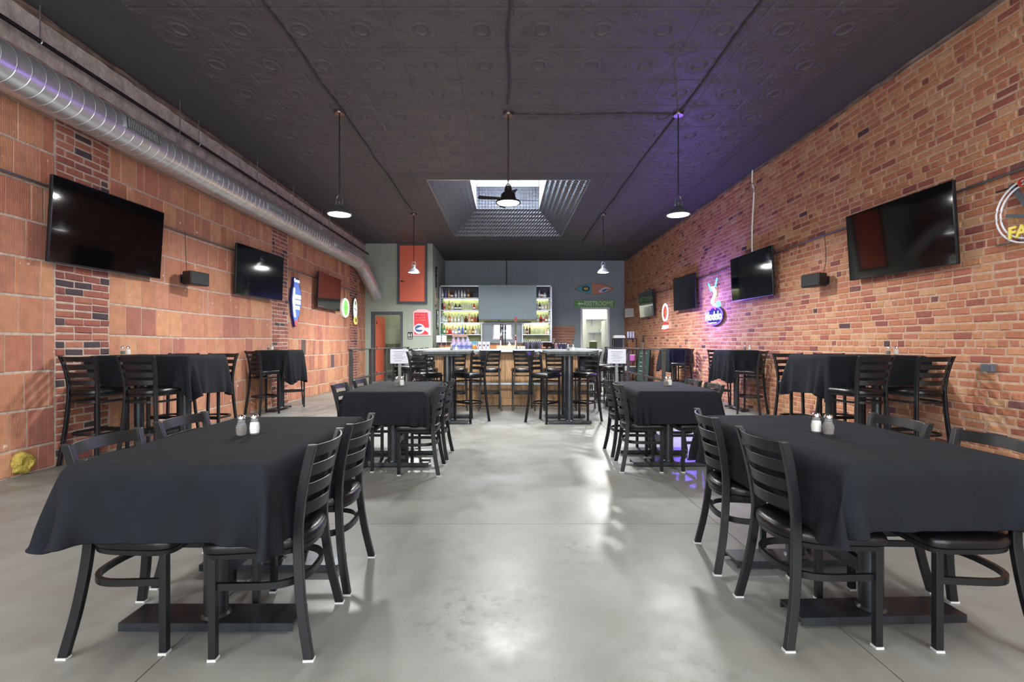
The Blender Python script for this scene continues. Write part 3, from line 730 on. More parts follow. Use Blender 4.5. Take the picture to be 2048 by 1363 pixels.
# stools at the two bare high tables before the bar
place('s', -1.245, 7.33, (.79, -.61), 'black bar stool at left of the left bare high table before the bar', G2)
place('s', -.535, 7.38, (-.70, -.72), 'black bar stool at right of the left bare high table before the bar', G2)
place('s', .57, 7.33, (.79, -.61), 'black bar stool at left of the right bare high table before the bar', G2)
place('s', 1.20, 7.38, (-.66, -.75), 'black bar stool at right of the right bare high table before the bar', G2)
names = ['leftmost', 'second', 'third', 'fourth', 'fifth', 'rightmost']
for i, x in enumerate((-1.46, -.90, -.29, .305, .88, 1.46)):
    place('s', x, 8.705, (random.uniform(-.05, .05), 1), names[i] + (' black bar stool' if i in (0, 5) else ' from the left black bar stool') + ' in the row facing the plank bar front', 'stools along the bar front')
for sgn, nm in ((-1, 'left'), (1, 'right')):
    for i in range(6):
        y = 9.45 + i * .82
        place('s', sgn * 2.10 + .05, y, (-sgn, random.uniform(-.08, .08)), ['nearest', 'second nearest', 'third nearest', 'third farthest', 'second farthest', 'farthest'][i] + ' black bar stool along the %s hand side of the bar' % nm, 'stools along the bar sides')

# ------------------------------------------------------------------ tables
def pedestal(t, x, y, ztop, plate_l, along_x=True, r=.047, shoe=.15):
    MB().lathe([(r, .045), (r, ztop)], 24, (x, y, 0)).obj('pedestal', rawsteel, t, True)
    MB().lathe([(r + .012, .045), (r + .003, .058)], 24, (x, y, 0)).obj('weld_collar', rawsteel, t, True)
    a, b = (plate_l / 2, shoe / 2) if along_x else (shoe / 2, plate_l / 2)
    p = MB().box(x - a, x + a, y - b, y + b, .034, .046).box(x - a, x + a, y - b, y - b + .006, .012, .034).box(x - a, x + a, y + b - .006, y + b, .012, .034).obj('base_channel', rawsteel, t)
    for sx in (-1, 1):
        MB().lathe([(.014, 0), (.014, .012), (.006, .013), (.006, .036)], 10, (x + sx * (a - .07 if along_x else a - .03), y + sx * (0 if along_x else b - .07), 0)).obj('levelling_foot', galv, p)
def table(name, label, x, y, rz, hx, hy, ztop, peds, plate, along=True, group=None, top=None, tie=True):
    t = thing(name, label, 'table', (x, y, 0), rz, group)
    MB().box(-hx + .024, hx - .024, -hy + .024, hy - .024, ztop - .032, ztop).obj('tabletop', top or mat('black_laminate', (24, 24, 26), .5), t, bevel=.004)
    for px, py in peds: pedestal(t, px, py, ztop - .032, plate, along)
    if len(peds) > 1 and tie:
        (ax, ay), (bx, by) = peds
        MB().bar([(ax, ay, .205), (bx, by, .205)], .03, .06).obj('tie_bar', rawsteel, t)
    for px, py in peds: MB().box(px - .13, px + .13, py - .13, py + .13, ztop - .04, ztop - .0325).obj('mounting_plate', rawsteel, t)
    return t
def sim_cloth(hx, hy, ox, oy, shift=(0, 0), rot=0, seed=0, steps=130, limx=None, s=.03):
    nx = int(round(2 * (hx + ox) / s)) + 1; ny = int(round(2 * (hy + oy) / s)) + 1
    gx = np.linspace(-(hx + ox), hx + ox, nx); gy = np.linspace(-(hy + oy), hy + oy, ny)
    Xg, Yg = np.meshgrid(gx, gy); sx_ = gx[1] - gx[0]; sy_ = gy[1] - gy[0]
    c, sn = math.cos(rot), math.sin(rot)
    uu = np.clip((abs(Xg) - hx) / ox, 0, 1); vv = np.clip((abs(Yg) - hy) / oy, 0, 1)
    cf = 1 - .22 * (uu * vv) ** .7
    u2 = uu * np.sqrt(1 - .5 * vv ** 2) * cf; v2 = vv * np.sqrt(1 - .5 * uu ** 2) * cf
    Xg = np.where(uu * vv > 0, np.sign(Xg) * (hx + u2 * ox), Xg); Yg = np.where(uu * vv > 0, np.sign(Yg) * (hy + v2 * oy), Yg)
    P = np.stack([Xg * c - Yg * sn + shift[0], Xg * sn + Yg * c + shift[1], np.zeros_like(Xg)], -1)
    rng = np.random.RandomState(seed)
    pin = (abs(P[..., 0]) < hx + .002) & (abs(P[..., 1]) < hy + .002)
    W = np.where(pin, 0., 1.)[..., None]
    P[..., 2] += (~pin) * rng.normal(0, .003, P.shape[:2]); V_ = np.zeros_like(P)
    dt = 1 / 50
    def solve(a, b, L, k):
        d = P[b] - P[a]; l = np.sqrt((d ** 2).sum(-1, keepdims=True)) + 1e-9
        wa, wb = W[a], W[b]; ws = wa + wb; ws = np.where(ws == 0, 1, ws)
        cor = d * ((l - L) / l) * k / ws
        P[a] += cor * wa; P[b] -= cor * wb
    sl = slice; A = sl(None)
    cons = []
    for st in (0, 1):
        n_ = (nx - st) // 2; cons.append(((A, sl(st, st + 2 * n_, 2)), (A, sl(st + 1, st + 2 * n_, 2)), sx_, 1.))
        n_ = (ny - st) // 2; cons.append(((sl(st, st + 2 * n_, 2), A), (sl(st + 1, st + 2 * n_, 2), A), sy_, 1.))
    dg = math.hypot(sx_, sy_)
    for st in (0, 1):
        n_ = (ny - st) // 2
        cons.append(((sl(st, st + 2 * n_, 2), sl(0, nx - 1)), (sl(st + 1, st + 2 * n_, 2), sl(1, nx)), dg, .35))
        cons.append(((sl(st, st + 2 * n_, 2), sl(1, nx)), (sl(st + 1, st + 2 * n_, 2), sl(0, nx - 1)), dg, .35))
    for st in range(2):
        for h in range(2):
            j0 = st * 2 + h
            n_ = len(range(j0, nx - 2, 4))
            if n_: cons.append(((A, sl(j0, j0 + 4 * (n_ - 1) + 1, 4)), (A, sl(j0 + 2, j0 + 4 * (n_ - 1) + 3, 4)), 2 * sx_, .3))
            n_ = len(range(j0, ny - 2, 4))
            if n_: cons.append(((sl(j0, j0 + 4 * (n_ - 1) + 1, 4), A), (sl(j0 + 2, j0 + 4 * (n_ - 1) + 3, 4), A), 2 * sy_, .3))
    m = .010
    cons = [(a_, b_, np.sqrt(((P[b_] - P[a_])[..., :2] ** 2).sum(-1, keepdims=True)), k_) for a_, b_, L_, k_ in cons]
    for it in range(steps):
        V_[..., 2] -= 9.8 * dt * W[..., 0]
        if it < 50: V_ += rng.normal(0, .03, 3) * W
        Q = P.copy(); P += V_ * dt * W
        for _ in range(7):
            for cc in cons: solve(*cc)
            dx = hx + m - abs(P[..., 0]); dy = hy + m - abs(P[..., 1])
            ins = (dx > 0) & (dy > 0) & (W[..., 0] > 0) & (P[..., 2] < -.0005)
            px = ins & (dx < dy); py = ins & ~(dx < dy)
            P[..., 0] = np.where(px, np.sign(P[..., 0]) * (hx + m), P[..., 0]); P[..., 1] = np.where(py, np.sign(P[..., 1]) * (hy + m), P[..., 1])
            P[..., 2] = np.minimum(P[..., 2], 0)
            if limx: P[..., 0] = np.clip(P[..., 0], -hx - limx[0], hx + limx[1])
        V_ = (P - Q) / dt * .965
    for _ in range(3):
        Pp = np.pad(P, ((1, 1), (1, 1), (0, 0)), mode='edge')
        A4 = (Pp[:-2, 1:-1] + Pp[2:, 1:-1] + Pp[1:-1, :-2] + Pp[1:-1, 2:]) / 4
        inner = np.zeros(P.shape[:2]); inner[1:-1, 1:-1] = 1
        P = P + (A4 - P) * .4 * W * inner[..., None]
    # low long wrinkles on the top
    tx, ty = P[..., 0], P[..., 1]
    wr_ = .0015 * np.sin(tx * 9 + 2 * ty + seed) * np.sin(ty * 7 - tx * 3) + .0012 * np.sin(ty * 23 + 5 * np.sin(tx * 4 + seed))
    fade = np.clip(np.minimum(hx - abs(tx), hy - abs(ty)) / .08, 0, 1)
    P[..., 2] += np.where(pin, np.maximum(wr_, -.001) * fade, 0)
    return P
def tablecloth(x, y, rz, ztop, label, group, *a, **k):
    P = sim_cloth(*a, **k); ny, nx = P.shape[:2]
    vs = [tuple(p) for p in P.reshape(-1, 3)]
    fs = [(i * nx + j, i * nx + j + 1, (i + 1) * nx + j + 1, (i + 1) * nx + j) for i in range(ny - 1) for j in range(nx - 1)]
    me = bpy.data.meshes.new('tablecloth'); me.from_pydata(vs, [], fs); me.materials.append(cloth)
    me.polygons.foreach_set('use_smooth', [True] * len(fs))
    o = bpy.data.objects.new('tablecloth', me); COL.objects.link(o); o.location = (x, y, ztop + .0055); o.rotation_euler = (0, 0, rz)
    sd = o.modifiers.new('thick', 'SOLIDIFY'); sd.thickness = .002; sd.offset = 1
    ss = o.modifiers.new('smooth', 'SUBSURF'); ss.levels = 1; ss.render_levels = 1
    return tag(o, label, 'tablecloth', group)
LG, CG = 'low dining tables', 'black tablecloths'
PED2 = [(0, -.26), (0, .26)]
table('dining_table', 'low steel pedestal dining table under black cloth, nearest on the left', -1.24, 2.31, 0, .375, .585, .752, PED2, .72, group=LG)
tablecloth(-1.24, 2.31, 0, .752, 'black cloth over the nearest low table on the left', CG, .378, .588, .27, .245, shift=(.01, -.012), rot=.012, seed=3, limx=(.2, .05))
table('dining_table', 'low steel pedestal dining table under black cloth, nearest on the right', 1.59, 2.36, R(2), .375, .6, .752, PED2, .72, group=LG)
tablecloth(1.59, 2.36, R(2), .752, 'black cloth over the nearest low table on the right', CG, .378, .603, .265, .245, shift=(.0, .012), rot=-.02, seed=5, limx=(.055, .2))
table('dining_table', 'low steel pedestal dining table under black cloth, second on the left', -1.11, 4.965, 0, .38, .60, .752, PED2, .72, group=LG)
tablecloth(-1.11, 4.965, 0, .752, 'black cloth over the second low table on the left', CG, .383, .603, .275, .28, shift=(-.02, 0), rot=-.015, seed=8, limx=(.2, .055))
table('dining_table', 'low steel pedestal dining table under black cloth, second on the right', 1.60, 4.985, 0, .385, .565, .752, PED2, .72, group=LG)
tablecloth(1.60, 4.985, 0, .752, 'black cloth over the second low table on the right', CG, .388, .568, .275, .28, shift=(.02, 0), rot=.018, seed=11, limx=(.055, .2))
HG = 'cloth covered high tables along the walls'
for sgn, nm, sd in ((-1, 'left', 21), (1, 'right', 24)):
    x = -3.86 if sgn < 0 else 3.90
    table('high_table', 'long high table under black cloth against the %s wall' % nm, x, 5.38, 0, .52, .36, 1.062, [(-.26, 0), (.26, 0)], .6, False, HG)
    tablecloth(x, 5.38, 0, 1.062, 'black cloth over the long high table at the %s wall' % nm, CG, .523, .363, .22 if sgn < 0 else .22, .30, shift=(-sgn * .17, 0), rot=.02 * sgn, seed=sd, limx=((.012, .3) if sgn < 0 else (.3, .012)))
for (x, y, nm, sd, ax) in ((-4.07, 8.62, 'small square high table under black cloth at the left wall', 31, .30), (4.165, 8.66, 'nearer small high table under black cloth at the right wall', 35, .27), (4.15, 11.78, 'farther small high table under black cloth at the right wall, beyond the railing', 38, .27)):
    table('high_table', nm, x, y, 0, ax, .33, 1.070, [(0, 0)], .6, False, HG, tie=False)
    lm = (.012, .35) if x < 0 else (.35, .012)
    tablecloth(x, y, 0, 1.070, 'black cloth over the ' + nm.replace(' under black cloth', ''), CG, ax + .003, .333, .36, .36, shift=((.14, .0) if x < 0 else (-.12, .0)), rot=.03, seed=sd, limx=lm)
def high_bar_table(x, nm):
    t = thing('high_table', nm, 'table', (x, 7.45, 0), 0, 'bare high tables before the bar')
    for i in range(5):
        w_ = .68 / 5; MB().box(-.34 + i * w_ + .001, -.34 + (i + 1) * w_ - .001, -.6, .6, 1.045, 1.083).obj('top_plank', woodtop, t, bevel=.002)
    MB().box(-.245, .245, -.56, .56, 1.012, 1.0449).obj('under_board', woodtop, t, bevel=.002)
    for y in (-.28, .28): pedestal(t, 0, y, 1.012, .64, True, .056, .16)
    MB().bar([(0, -.28, .23), (0, .28, .23)], .04, .08).obj('tie_bar', rawsteel, t)
high_bar_table(-.88, 'bare weathered plank high table with steel pedestals, left of the aisle before the bar')
high_bar_table(.95, 'bare weathered plank high table with steel pedestals, right of the aisle before the bar')

# ------------------------------------------------------------------ shakers
def make_shaker(fill):
    t = thing('shaker', 'x', 'shaker')
    prof = [(.0, .002), (.017, .0), (.022, .006)]
    for i in range(8):
        z = .010 + i * .0072; r = .0255 - .0035 * abs(i - 3) / 4 - (.0012 * max(0, i - 4) ** 1.4)
        prof += [(r - .0015, z), (r, z + .0036)]
    prof += [(.0165, .072), (.0145, .080)]
    MB().lathe(prof, 20).obj('glass_body', glass, t, True)
    MB().lathe([(0, .006), (.0195, .008), (.0215, .03), (.0190, .046 if fill is pepper else .058), (0, .048 if fill is pepper else .06)], 16).obj('contents', fill, t, True)
    MB().lathe([(.0165, .077), (.0185, .079), (.0185, .089), (.016, .094), (.009, .0975), (0, .098)], 20).obj('lid', chrome, t, True)
    return t
sh_s = make_shaker(salt); sh_p = make_shaker(pepper); usedsh = set()
def shaker(k, x, y, z, label):
    root = sh_s if k == 's' else sh_p
    if k not in usedsh:
        usedsh.add(k); root.location = (x, y, z); root['label'] = label; root['group'] = 'glass shakers on the tables'; return
    dup(root, (x, y, z), random.uniform(0, 3), label, 'glass shakers on the tables')
zt = .7605
for k, (x, y, z, nm) in enumerate(((-1.262, 2.285, zt, 'nearest left low table'), (1.555, 2.31, zt, 'nearest right low table'), (-1.125, 4.93, zt, 'second left low table'), (1.655, 4.95, zt, 'second right low table'),
                                   (-4.255, 5.30, 1.070, 'long left high table'), (4.27, 5.33, 1.070, 'long right high table'), (-4.25, 8.55, 1.078, 'small left high table'), (4.30, 8.60, 1.078, 'nearer small right high table'), (.93, 7.15, 1.0835, 'bare high table at right before the bar'), (-.86, 7.55, 1.0835, 'bare high table at left before the bar'))):
    if k < 4:
        d = (.048, .028) if k != 1 else (-.026, .05)
        shaker('p', x, y, z, 'ribbed glass pepper shaker with chrome lid on the ' + nm); shaker('s', x + d[0], y + d[1], z, 'ribbed glass salt shaker with chrome lid on the ' + nm)
    else:
        sgn = 1
        shaker('s', x + .075, y, z, 'glass salt shaker on the ' + nm); shaker('p', x, y + .02, z, 'glass pepper shaker on the ' + nm)

# ------------------------------------------------------------------ screens and speakers
def tv(label, side, X, Y, Z, yaw, tilt, roll, wd, hgt=None, group='wall mounted screens', sm=None):
    t = thing('television', label, 'television', (X, Y, Z), 0, group); h = hgt or wd * 9 / 16
    t.rotation_mode = 'QUATERNION'
    t.rotation_quaternion = (Matrix.Rotation(base(side) + yaw, 4, 'Z') @ Matrix.Rotation(tilt, 4, 'X') @ Matrix.Rotation(-roll, 4, 'Y')).to_quaternion()
    MB().box(-wd / 2, wd / 2, .004, .035, -h / 2, h / 2).obj('casing', blackplain, t, bevel=.004)
    MB().box(-wd * .3, wd * .3, .035, .06, -h * .35, h * .3).obj('rear_housing', blackplain, t, bevel=.006)
    MB().box(-wd / 2 + .008, wd / 2 - .008, .0, .0039, -h / 2 + .012, h / 2 - .008).obj('screen_panel', sm or screen, t)
    f = .006
    MB().box(-wd / 2, wd / 2, -.002, .0039, h / 2 - f, h / 2).box(-wd / 2, wd / 2, -.002, .0039, -h / 2, -h / 2 + f * 1.8).box(-wd / 2, -wd / 2 + f, -.002, .0039, -h / 2, h / 2).box(wd / 2 - f, wd / 2, -.002, .0039, -h / 2, h / 2).obj('bezel', mat('bezel_metal', (44, 46, 52), .3, .7), t)
    dd = abs(abs(X) - (4.42 if side == 'L' else 4.48)) if side != 'B' else .38
    MB().box(-.2, .2, .06, .065, -.15, .15).box(-.03, .03, .065, max(.07, dd - .012), -.08, .08).obj('wall_bracket', darksteel, t)
    return t
tv('nearest large black screen on the clay tile wall', 'L', -4.27, 5.221, 2.391, .001, .078, .022, 1.452)
tv('second large black screen on the clay tile wall', 'L', -4.27, 8.371, 2.406, -.046, .045, .013, 1.459)
tv('third screen on the clay tile wall, between two lit signs', 'L', -4.27, 11.629, 2.43, -.001, .039, -.005, 1.456)
tv('nearest large black screen on the orange brick wall', 'R', 4.32, 5.332, 2.379, -.001, .074, -.016, 1.439)
tv('second large black screen on the orange brick wall', 'R', 4.32, 8.48, 2.393, -.009, .047, -.01, 1.441)
tv('third black screen on the brick wall, beside the blue neon sign', 'R', 4.32, 11.652, 2.42, -.009, .036, -.019, 1.442)
tv('farthest screen on the brick wall, near the slate back wall', 'R', 4.32, 14.816, 2.404, .011, .079, -.009, 1.39)
t = thing('menu_board', 'small framed wall panel with painted kitchen reflection beyond the farthest screen on the brick wall', 'panel', (4.40, 16.9, 2.28), R(-60))
MB().box(-.28, .28, 0, .03, -.15, .15).obj('frame', white, t, bevel=.003); MB().box(-.25, .25, -.003, -.0001, -.12, .12).obj('face', mat('pale_reflection_face', (206, 208, 196), .15), t)  # pale face colour stands in for the bright kitchen reflected in it
MB().box(-.02, .02, .03, .14, -.02, .02).obj('wall_bracket', darksteel, t)
tv('very large black screen mounted over the back bar shelves', 'B', .05, 15.92, 2.545, 0, .03, 0, 1.93, 1.13, 'wall mounted screens', mat('grey_reflection_screen', (66, 74, 78), .2, .5))  # grey of the mirrored room is put into this screen's base colour
bt = MB().box(-.80, .78, -.01, .06, -.66, -.61).box(-.3, -.26, .06, .07, -.64, -.5).obj('sound_bar', blackplain, [o for o in COL.objects if o.get('label', '').startswith('very large')][0], bevel=.008)
def speaker(x, y, z, side, lab):
    t = thing('wall_speaker', lab, 'speaker', (x, y, z), 0)
    sgn = 1 if side == 'L' else -1
    t.rotation_euler = (0, 0, base(side) + R(-8) * sgn)
    MB().rings([[(a * .165, .0 if abs(a) < 1.1 else .03, zz) for a in (-1, 1)] + [(.11, .17, zz), (-.11, .17, zz)] for zz in (-.09, .09)]).obj('cabinet', blackplain, t, bevel=.012)
    MB().prism([(-.155, -.08), (.155, -.08), (.155, .08), (-.155, .08)], -.008, -.0005).obj('grille', mat('speaker_grille', (34, 35, 38), .7), t, bevel=.003)
    MB().box(-.02, .02, .17, .26, -.02, .02).box(-.04, .04, .255, .262, -.06, .06).obj('wall_bracket', darksteel, t)
    MB().tube(cat_rom([(.0, .20, .06), (.02, .23, .3), (0, .225, .62)], 5), .004, 6).obj('cable', blackplain, t)
speaker(-4.12, 6.45, 2.07, 'L', 'small black speaker on the clay tile wall between first and second screens')
speaker(4.20, 6.62, 2.07, 'R', 'small black speaker on the brick wall between first and second screens')

# ------------------------------------------------------------------ lit signs (local: x right, z up, facing -Y)
def sign(name, label, cat, side, X, Y, Z, group=None):
    return thing(name, label, cat, (X, Y, Z), base(side), group)
nw = emis('neon_white', (225, 238, 255), 2.6); ncy = emis('neon_cyan', (90, 215, 245), 1.5); nbl = emis('neon_blue', (60, 40, 255), 10)
nre = emis('neon_red', (255, 48, 48), 1.6); npk = emis('neon_pink', (255, 90, 150), 1.6); ngr = emis('neon_green', (130, 240, 110), 1.3)
led = emis('sign_led_white', (240, 246, 255), 1.0)
def tubep(t, nm, pts, m, r=.009): return MB().tube(pts, r, 7).obj(nm, m, t, True)
# blue and white beer neon
t = sign('neon_sign', 'white figure over glowing blue beer neon between second and third brick wall screens', 'neon sign', 'R', 4.40, 10.15, 0)
bl = mat('sign_backing', (20, 22, 60), .4)
MB().prism([(x, z) for x, _, z in ellipse(.0, 1.78, .40, .20, 24)], .02, .03).obj('backing', bl, t)
for a_ in (-.12, 0, .12): MB().tube([(a_, .03, 2.15), (a_, .05, 2.70)], .004, 5).obj('hanging_chain', blackplain, t)
tubep(t, 'neon_tube', [(-.26, 0, 2.50), (-.13, 0, 2.32)], ncy, .014); tubep(t, 'neon_tube', [(.16, 0, 2.56), (.08, 0, 2.38)], ncy, .014)
for k_, (dx, sw) in enumerate(((-.045, .10), (0, .12), (.045, .10))):
    tubep(t, 'neon_tube', cat_rom([(-.06 + dx, 0, 2.40), (sw - .1 + dx, 0, 2.34), (.06 + dx, 0, 2.24), (-.02 + dx, 0, 2.15), (-.08 + dx, 0, 2.08), (.02 + dx, 0, 2.02), (.09 + dx, 0, 2.0)], 6), nw, .013)
text('neon_lettering', 'CO', .15, ncy, t, (.22, -.005, 2.0), .006, .006)
text('neon_lettering', 'Modelo', .26, emis('neon_letter_white', (205, 218, 255), 1.8), t, (0, -.01, 1.77), .004, .003, 1.0)
tubep(t, 'neon_tube', [(x, -.01, z) for x, _, z in ellipse(-.02, 1.88, .13, .10, 12, .3, PI - .3)], npk, .010)
tubep(t, 'neon_tube', [(-.18, -.01, 1.63), (.14, -.01, 1.63)], nw, .010)
tubep(t, 'neon_tube', [(x, .012, z) for x, _, z in ellipse(.0, 1.775, .39, .185, 26)], nbl, .011)
l = bpy.data.lights.new('blue_neon_light', 'POINT'); l.energy = 105; l.color = (.20, .12, 1); l.shadow_soft_size = .04
o = bpy.data.objects.new('blue_neon_light', l); COL.objects.link(o); o.parent = t; o.location = (0, -.6, 1.95)
# red and white oval neon
t = sign('neon_sign', 'white oval neon with red figure left of the third brick wall screen', 'neon sign', 'R', 4.40, 13.25, 0)
MB().tube([(0, .04, 2.25), (0, .05, 2.70)], .004, 5).obj('hanging_chain', blackplain, t)
for s_ in (1, .85): MB().tube([(x, 0, z) for x, _, z in ellipse(0, 2.05, .23 * s_, .24 * s_, 26)], .011, 7, True).obj('neon_tube', nw, t, True)
tubep(t, 'neon_tube', cat_rom([(.10, 0, 2.14), (0, 0, 2.18), (-.06, 0, 2.08), (.02, 0, 2.0), (-.05, 0, 1.9)], 6), nre, .014)
tubep(t, 'neon_tube', cat_rom([(-.08, 0, 1.78), (.08, 0, 1.80), (-.08, 0, 1.73), (.08, 0, 1.72)], 6), nre, .013)
tubep(t, 'neon_tube', cat_rom([(-.24, 0, 1.60), (-.16, 0, 1.69), (-.1, 0, 1.6), (-.02, 0, 1.69), (.05, 0, 1.6), (.12, 0, 1.69), (.2, 0, 1.61), (.27, 0, 1.67)], 5), nw, .014)
tubep(t, 'neon_tube', [(-.26, 0, 1.55), (.24, 0, 1.55)], nre, .008)
# unlit neon at the right picture edge
t = sign('neon_sign', 'unlit round neon with white rings and yellow letters at the right edge', 'neon sign', 'R', 4.40, 4.02, 2.32)
nwo = mat('unlit_white_tube', (222, 222, 230), .25); nyo = mat('unlit_yellow_tube', (226, 206, 46), .3); nro = mat('unlit_red_tube', (170, 40, 36), .3)
for s_ in (1, .86): MB().tube([(x, -.01, z) for x, _, z in ellipse(.0, .0, .27 * s_, .27 * s_, 30, R(60), R(300) - (.0 if s_ < 1 else .02))], .008, 7).obj('neon_tube', nwo, t, True)
text('neon_lettering', 'FA', .14, nyo, t, (-.08, -.02, -.17), .006, .004); text('neon_lettering', 'O', .10, nro, t, (-.04, -.02, .24), .006, .002)
for z in (.24, -.24): MB().bar([(-.3, .02, z), (.25, .02, z)], .012, .012).obj('mounting_rail', blackplain, t)
MB().bar([(-.16, .01, .26), (.02, .01, -.05), (.2, .01, -.2)], .02, .04).bar([(-.2, .01, .0), (.2, .01, -.1)], .02, .03).obj('tube_frame', mat('grey_frame', (70, 76, 84), .5), t)
# state shaped beer sign on the tile wall
t = sign('illuminated_sign', 'state shaped blue and white lit sign between second and third tile wall screens', 'sign', 'L', -4.36, 9.95, 0)
shape = [(-.10, 2.56), (.14, 2.56), (.15, 2.42), (.24, 2.30), (.25, 2.0), (.20, 1.92), (.16, 1.80), (.06, 1.72), (.02, 1.56), (-.05, 1.54), (-.10, 1.66), (-.17, 1.78), (-.19, 1.95), (-.22, 2.1), (-.18, 2.3), (-.12, 2.38)]
MB().prism(shape, .0, .05).obj('backing', mat('sign_navy', (36, 44, 110), .4), t)
MB().prism([(.02 + (x - .02) * .88, 2.05 + (z - 2.05) * .94 - .01) for x, z in shape], -.004, -.0005).obj('lit_face', emis('lit_blue_face', (84, 116, 196), .5), t)
MB().prism([(-.13, 2.34), (-.06, 2.34), (-.08, 2.1), (-.06, 1.9), (-.02, 1.74), (-.1, 1.74), (-.15, 1.9), (-.17, 2.1)], -.008, -.0045).obj('light_panel', led, t)
text('lettering', 'Corona', .10, led, t, (.02, -.008, 2.50), .002, .003, .8)
for z, w_, h_ in ((2.165, .30, .085), (2.055, .28, .085), (1.94, .24, .075)):
    for q in range(4): MB().box(-.07 + q * w_ / 4, -.07 + (q + .78) * w_ / 4, -.009, -.005, z - h_ / 2, z + h_ / 2).obj('letter_block', led, t)
MB().prism([(x, z) for x, _, z in ellipse(-.03, 1.62, .05, .06, 14)], -.010, -.0045).obj('red_crest', emis('lit_red', (220, 70, 70), .8), t)
for x in (-.08, .12): MB().tube([(x, .02, 2.56), (x, .03, 2.70)], .004, 5).obj('hanging_chain', blackplain, t)
# round green sign
t = sign('illuminated_sign', 'round green lit sign just beyond the third tile wall screen', 'sign', 'L', -4.36, 13.0, 2.16)
MB().lathe([(0, 0), (.27, 0), (.27, .05), (0, .05)], 30, axis='y').obj('backing', white, t, True)
MB().tube([(x, -.02, z) for x, _, z in ellipse(0, 0, .235, .235, 30)], .014, 7, True).obj('neon_tube', emis('sign_white_green', (215, 255, 205), 1.4), t, True)
MB().lathe([(0, -.006), (.20, -.006), (.20, -.0005), (0, -.0005)], 30, axis='y').obj('lit_face', emis('lit_green', (104, 196, 80), .6), t, True)
for a_ in (.2, 1.8, 3.4, 4.9): tubep(t, 'neon_tube', [(.15 * math.cos(a_ + u) * (1 - u / 3), -.018, .15 * math.sin(a_ + u) * (1 - u / 3)) for u in np.linspace(0, 1.3, 7)], ngr, .010)
MB().tube([(0, .02, .26), (0, .03, .54)], .004, 5).obj('hanging_chain', blackplain, t)
# tall oval 150 sign
t = sign('illuminated_sign', 'tall white oval sign with yellow 150 badge at far end of tile wall', 'sign', 'L', -4.36, 13.85, 2.1)
pts = [(x, z) for x, _, z in ellipse(0, .08, .19, .34, 28)]
MB().prism(pts, 0, .05).obj('backing', mat('sign_dark_rim', (60, 66, 60), .4), t)
MB().prism([(x * .88, .08 + (z - .08) * .93) for x, z in pts], -.006, -.0005).obj('lit_face', emis('lit_white_face', (228, 240, 235), .6), t)
MB().prism([(x, z) for x, _, z in ellipse(.0, -.24, .17, .12, 20)], -.016, -.0065).obj('yellow_badge', emis('lit_yellow', (226, 214, 120), .55), t)
text('lettering', '150', .15, blackplain, t, (0, -.018, -.24), .002, .003)
MB().prism([(x, z) for x, _, z in ellipse(.0, .26, .06, .06, 14)], -.010, -.0065).obj('gold_emblem', mat('emblem_gold', (196, 176, 96), .4), t)
tubep(t, 'dark_scroll', cat_rom([(-.1, -.010, .08), (-.03, -.010, .10), (.04, -.010, .05), (.1, -.010, .06)], 5), blackplain, .008)
MB().tube([(0, .02, .40), (0, .03, .6)], .004, 5).obj('hanging_chain', blackplain, t)

# ------------------------------------------------------------------ signs on the rear walls
t = thing('restroom_sign', 'green restrooms sign with left arrow over the kitchen doorway', 'sign', (3.34, YB2 - .03, 2.69))
MB().box(-.76, .76, 0, .03, -.135, .135).obj('board', green, t, bevel=.004)
mb = MB(); a, b = .72, .105
mb.tube([(-a, -.002, -b), (a, -.002, -b), (a, -.002, b), (-a, -.002, b)], .006, 5, True); mb.obj('border_line', palegreen, t)
MB().prism([(-.66, 0), (-.55, .07), (-.55, .032), (-.42, .032), (-.42, -.032), (-.55, -.032), (-.55, -.07)], -.006, -.0005).obj('arrow', palegreen, t)
text('lettering', 'RESTROOMS', .225, palegreen, t, (.15, -.006, 0), .003, .0045, .86)
t = thing('surfboard_sign', 'wooden surfboard plaque with teal nose and wave above the restrooms sign', 'sign', (3.33, YB2 - .04, 3.255))
def board(s, y0, y1): return [(x, z) for x, z in [(.76 * s * math.cos(a), (.205 * s) * (1 if math.sin(a) > 0 else -1) * (1 - abs(math.cos(a)) ** 2.1)) for a in np.linspace(0, 2 * PI, 41)[:-1]]]
MB().prism(board(1, 0, 0), .0, .04).obj('wood_board', mat('surf_wood', (150, 104, 66), .45), t, bevel=.003)
MB().prism([p for p in board(.93, 0, 0)], -.004, -.0005).obj('orange_field', mat('surf_orange', (196, 136, 108), .5), t)
def clipx(poly, x0, x1): return [(min(max(x, x0), x1), z) for x, z in poly]
MB().prism(clipx(board(.93, 0, 0), -.8, -.12), -.008, -.0045).obj('teal_nose', mat('surf_teal', (48, 158, 170), .4), t)
MB().prism([(x, z) for x, _, z in ellipse(-.32, .0, .15, .10, 24)], -.011, -.0085).obj('badge_ring', mat('badge_black', (24, 26, 30), .5), t)
MB().prism([(x, z) for x, _, z in ellipse(-.32, .0, .095, .055, 24)], -.014, -.0115).obj('badge_centre', mat('badge_gold', (206, 168, 90), .5), t)
MB().prism([(.15, -.10), (.25, -.02), (.38, .05), (.52, .04), (.62, .0), (.5, .0), (.42, -.02), (.52, -.07), (.36, -.13), (.2, -.14)], -.008, -.0045).obj('wave_foam', mat('surf_foam', (226, 214, 222), .5), t)
MB().prism([(.26, -.10), (.32, -.03), (.42, .0), (.52, -.02), (.44, -.08), (.34, -.12)], -.011, -.0085).obj('wave_water', mat('surf_wave', (28, 140, 168), .4), t)
t = thing('poster', 'red framed wall poster with white handwriting beside the lobby doorway', 'poster', (-2.63, YB1 - .02, 1.86))
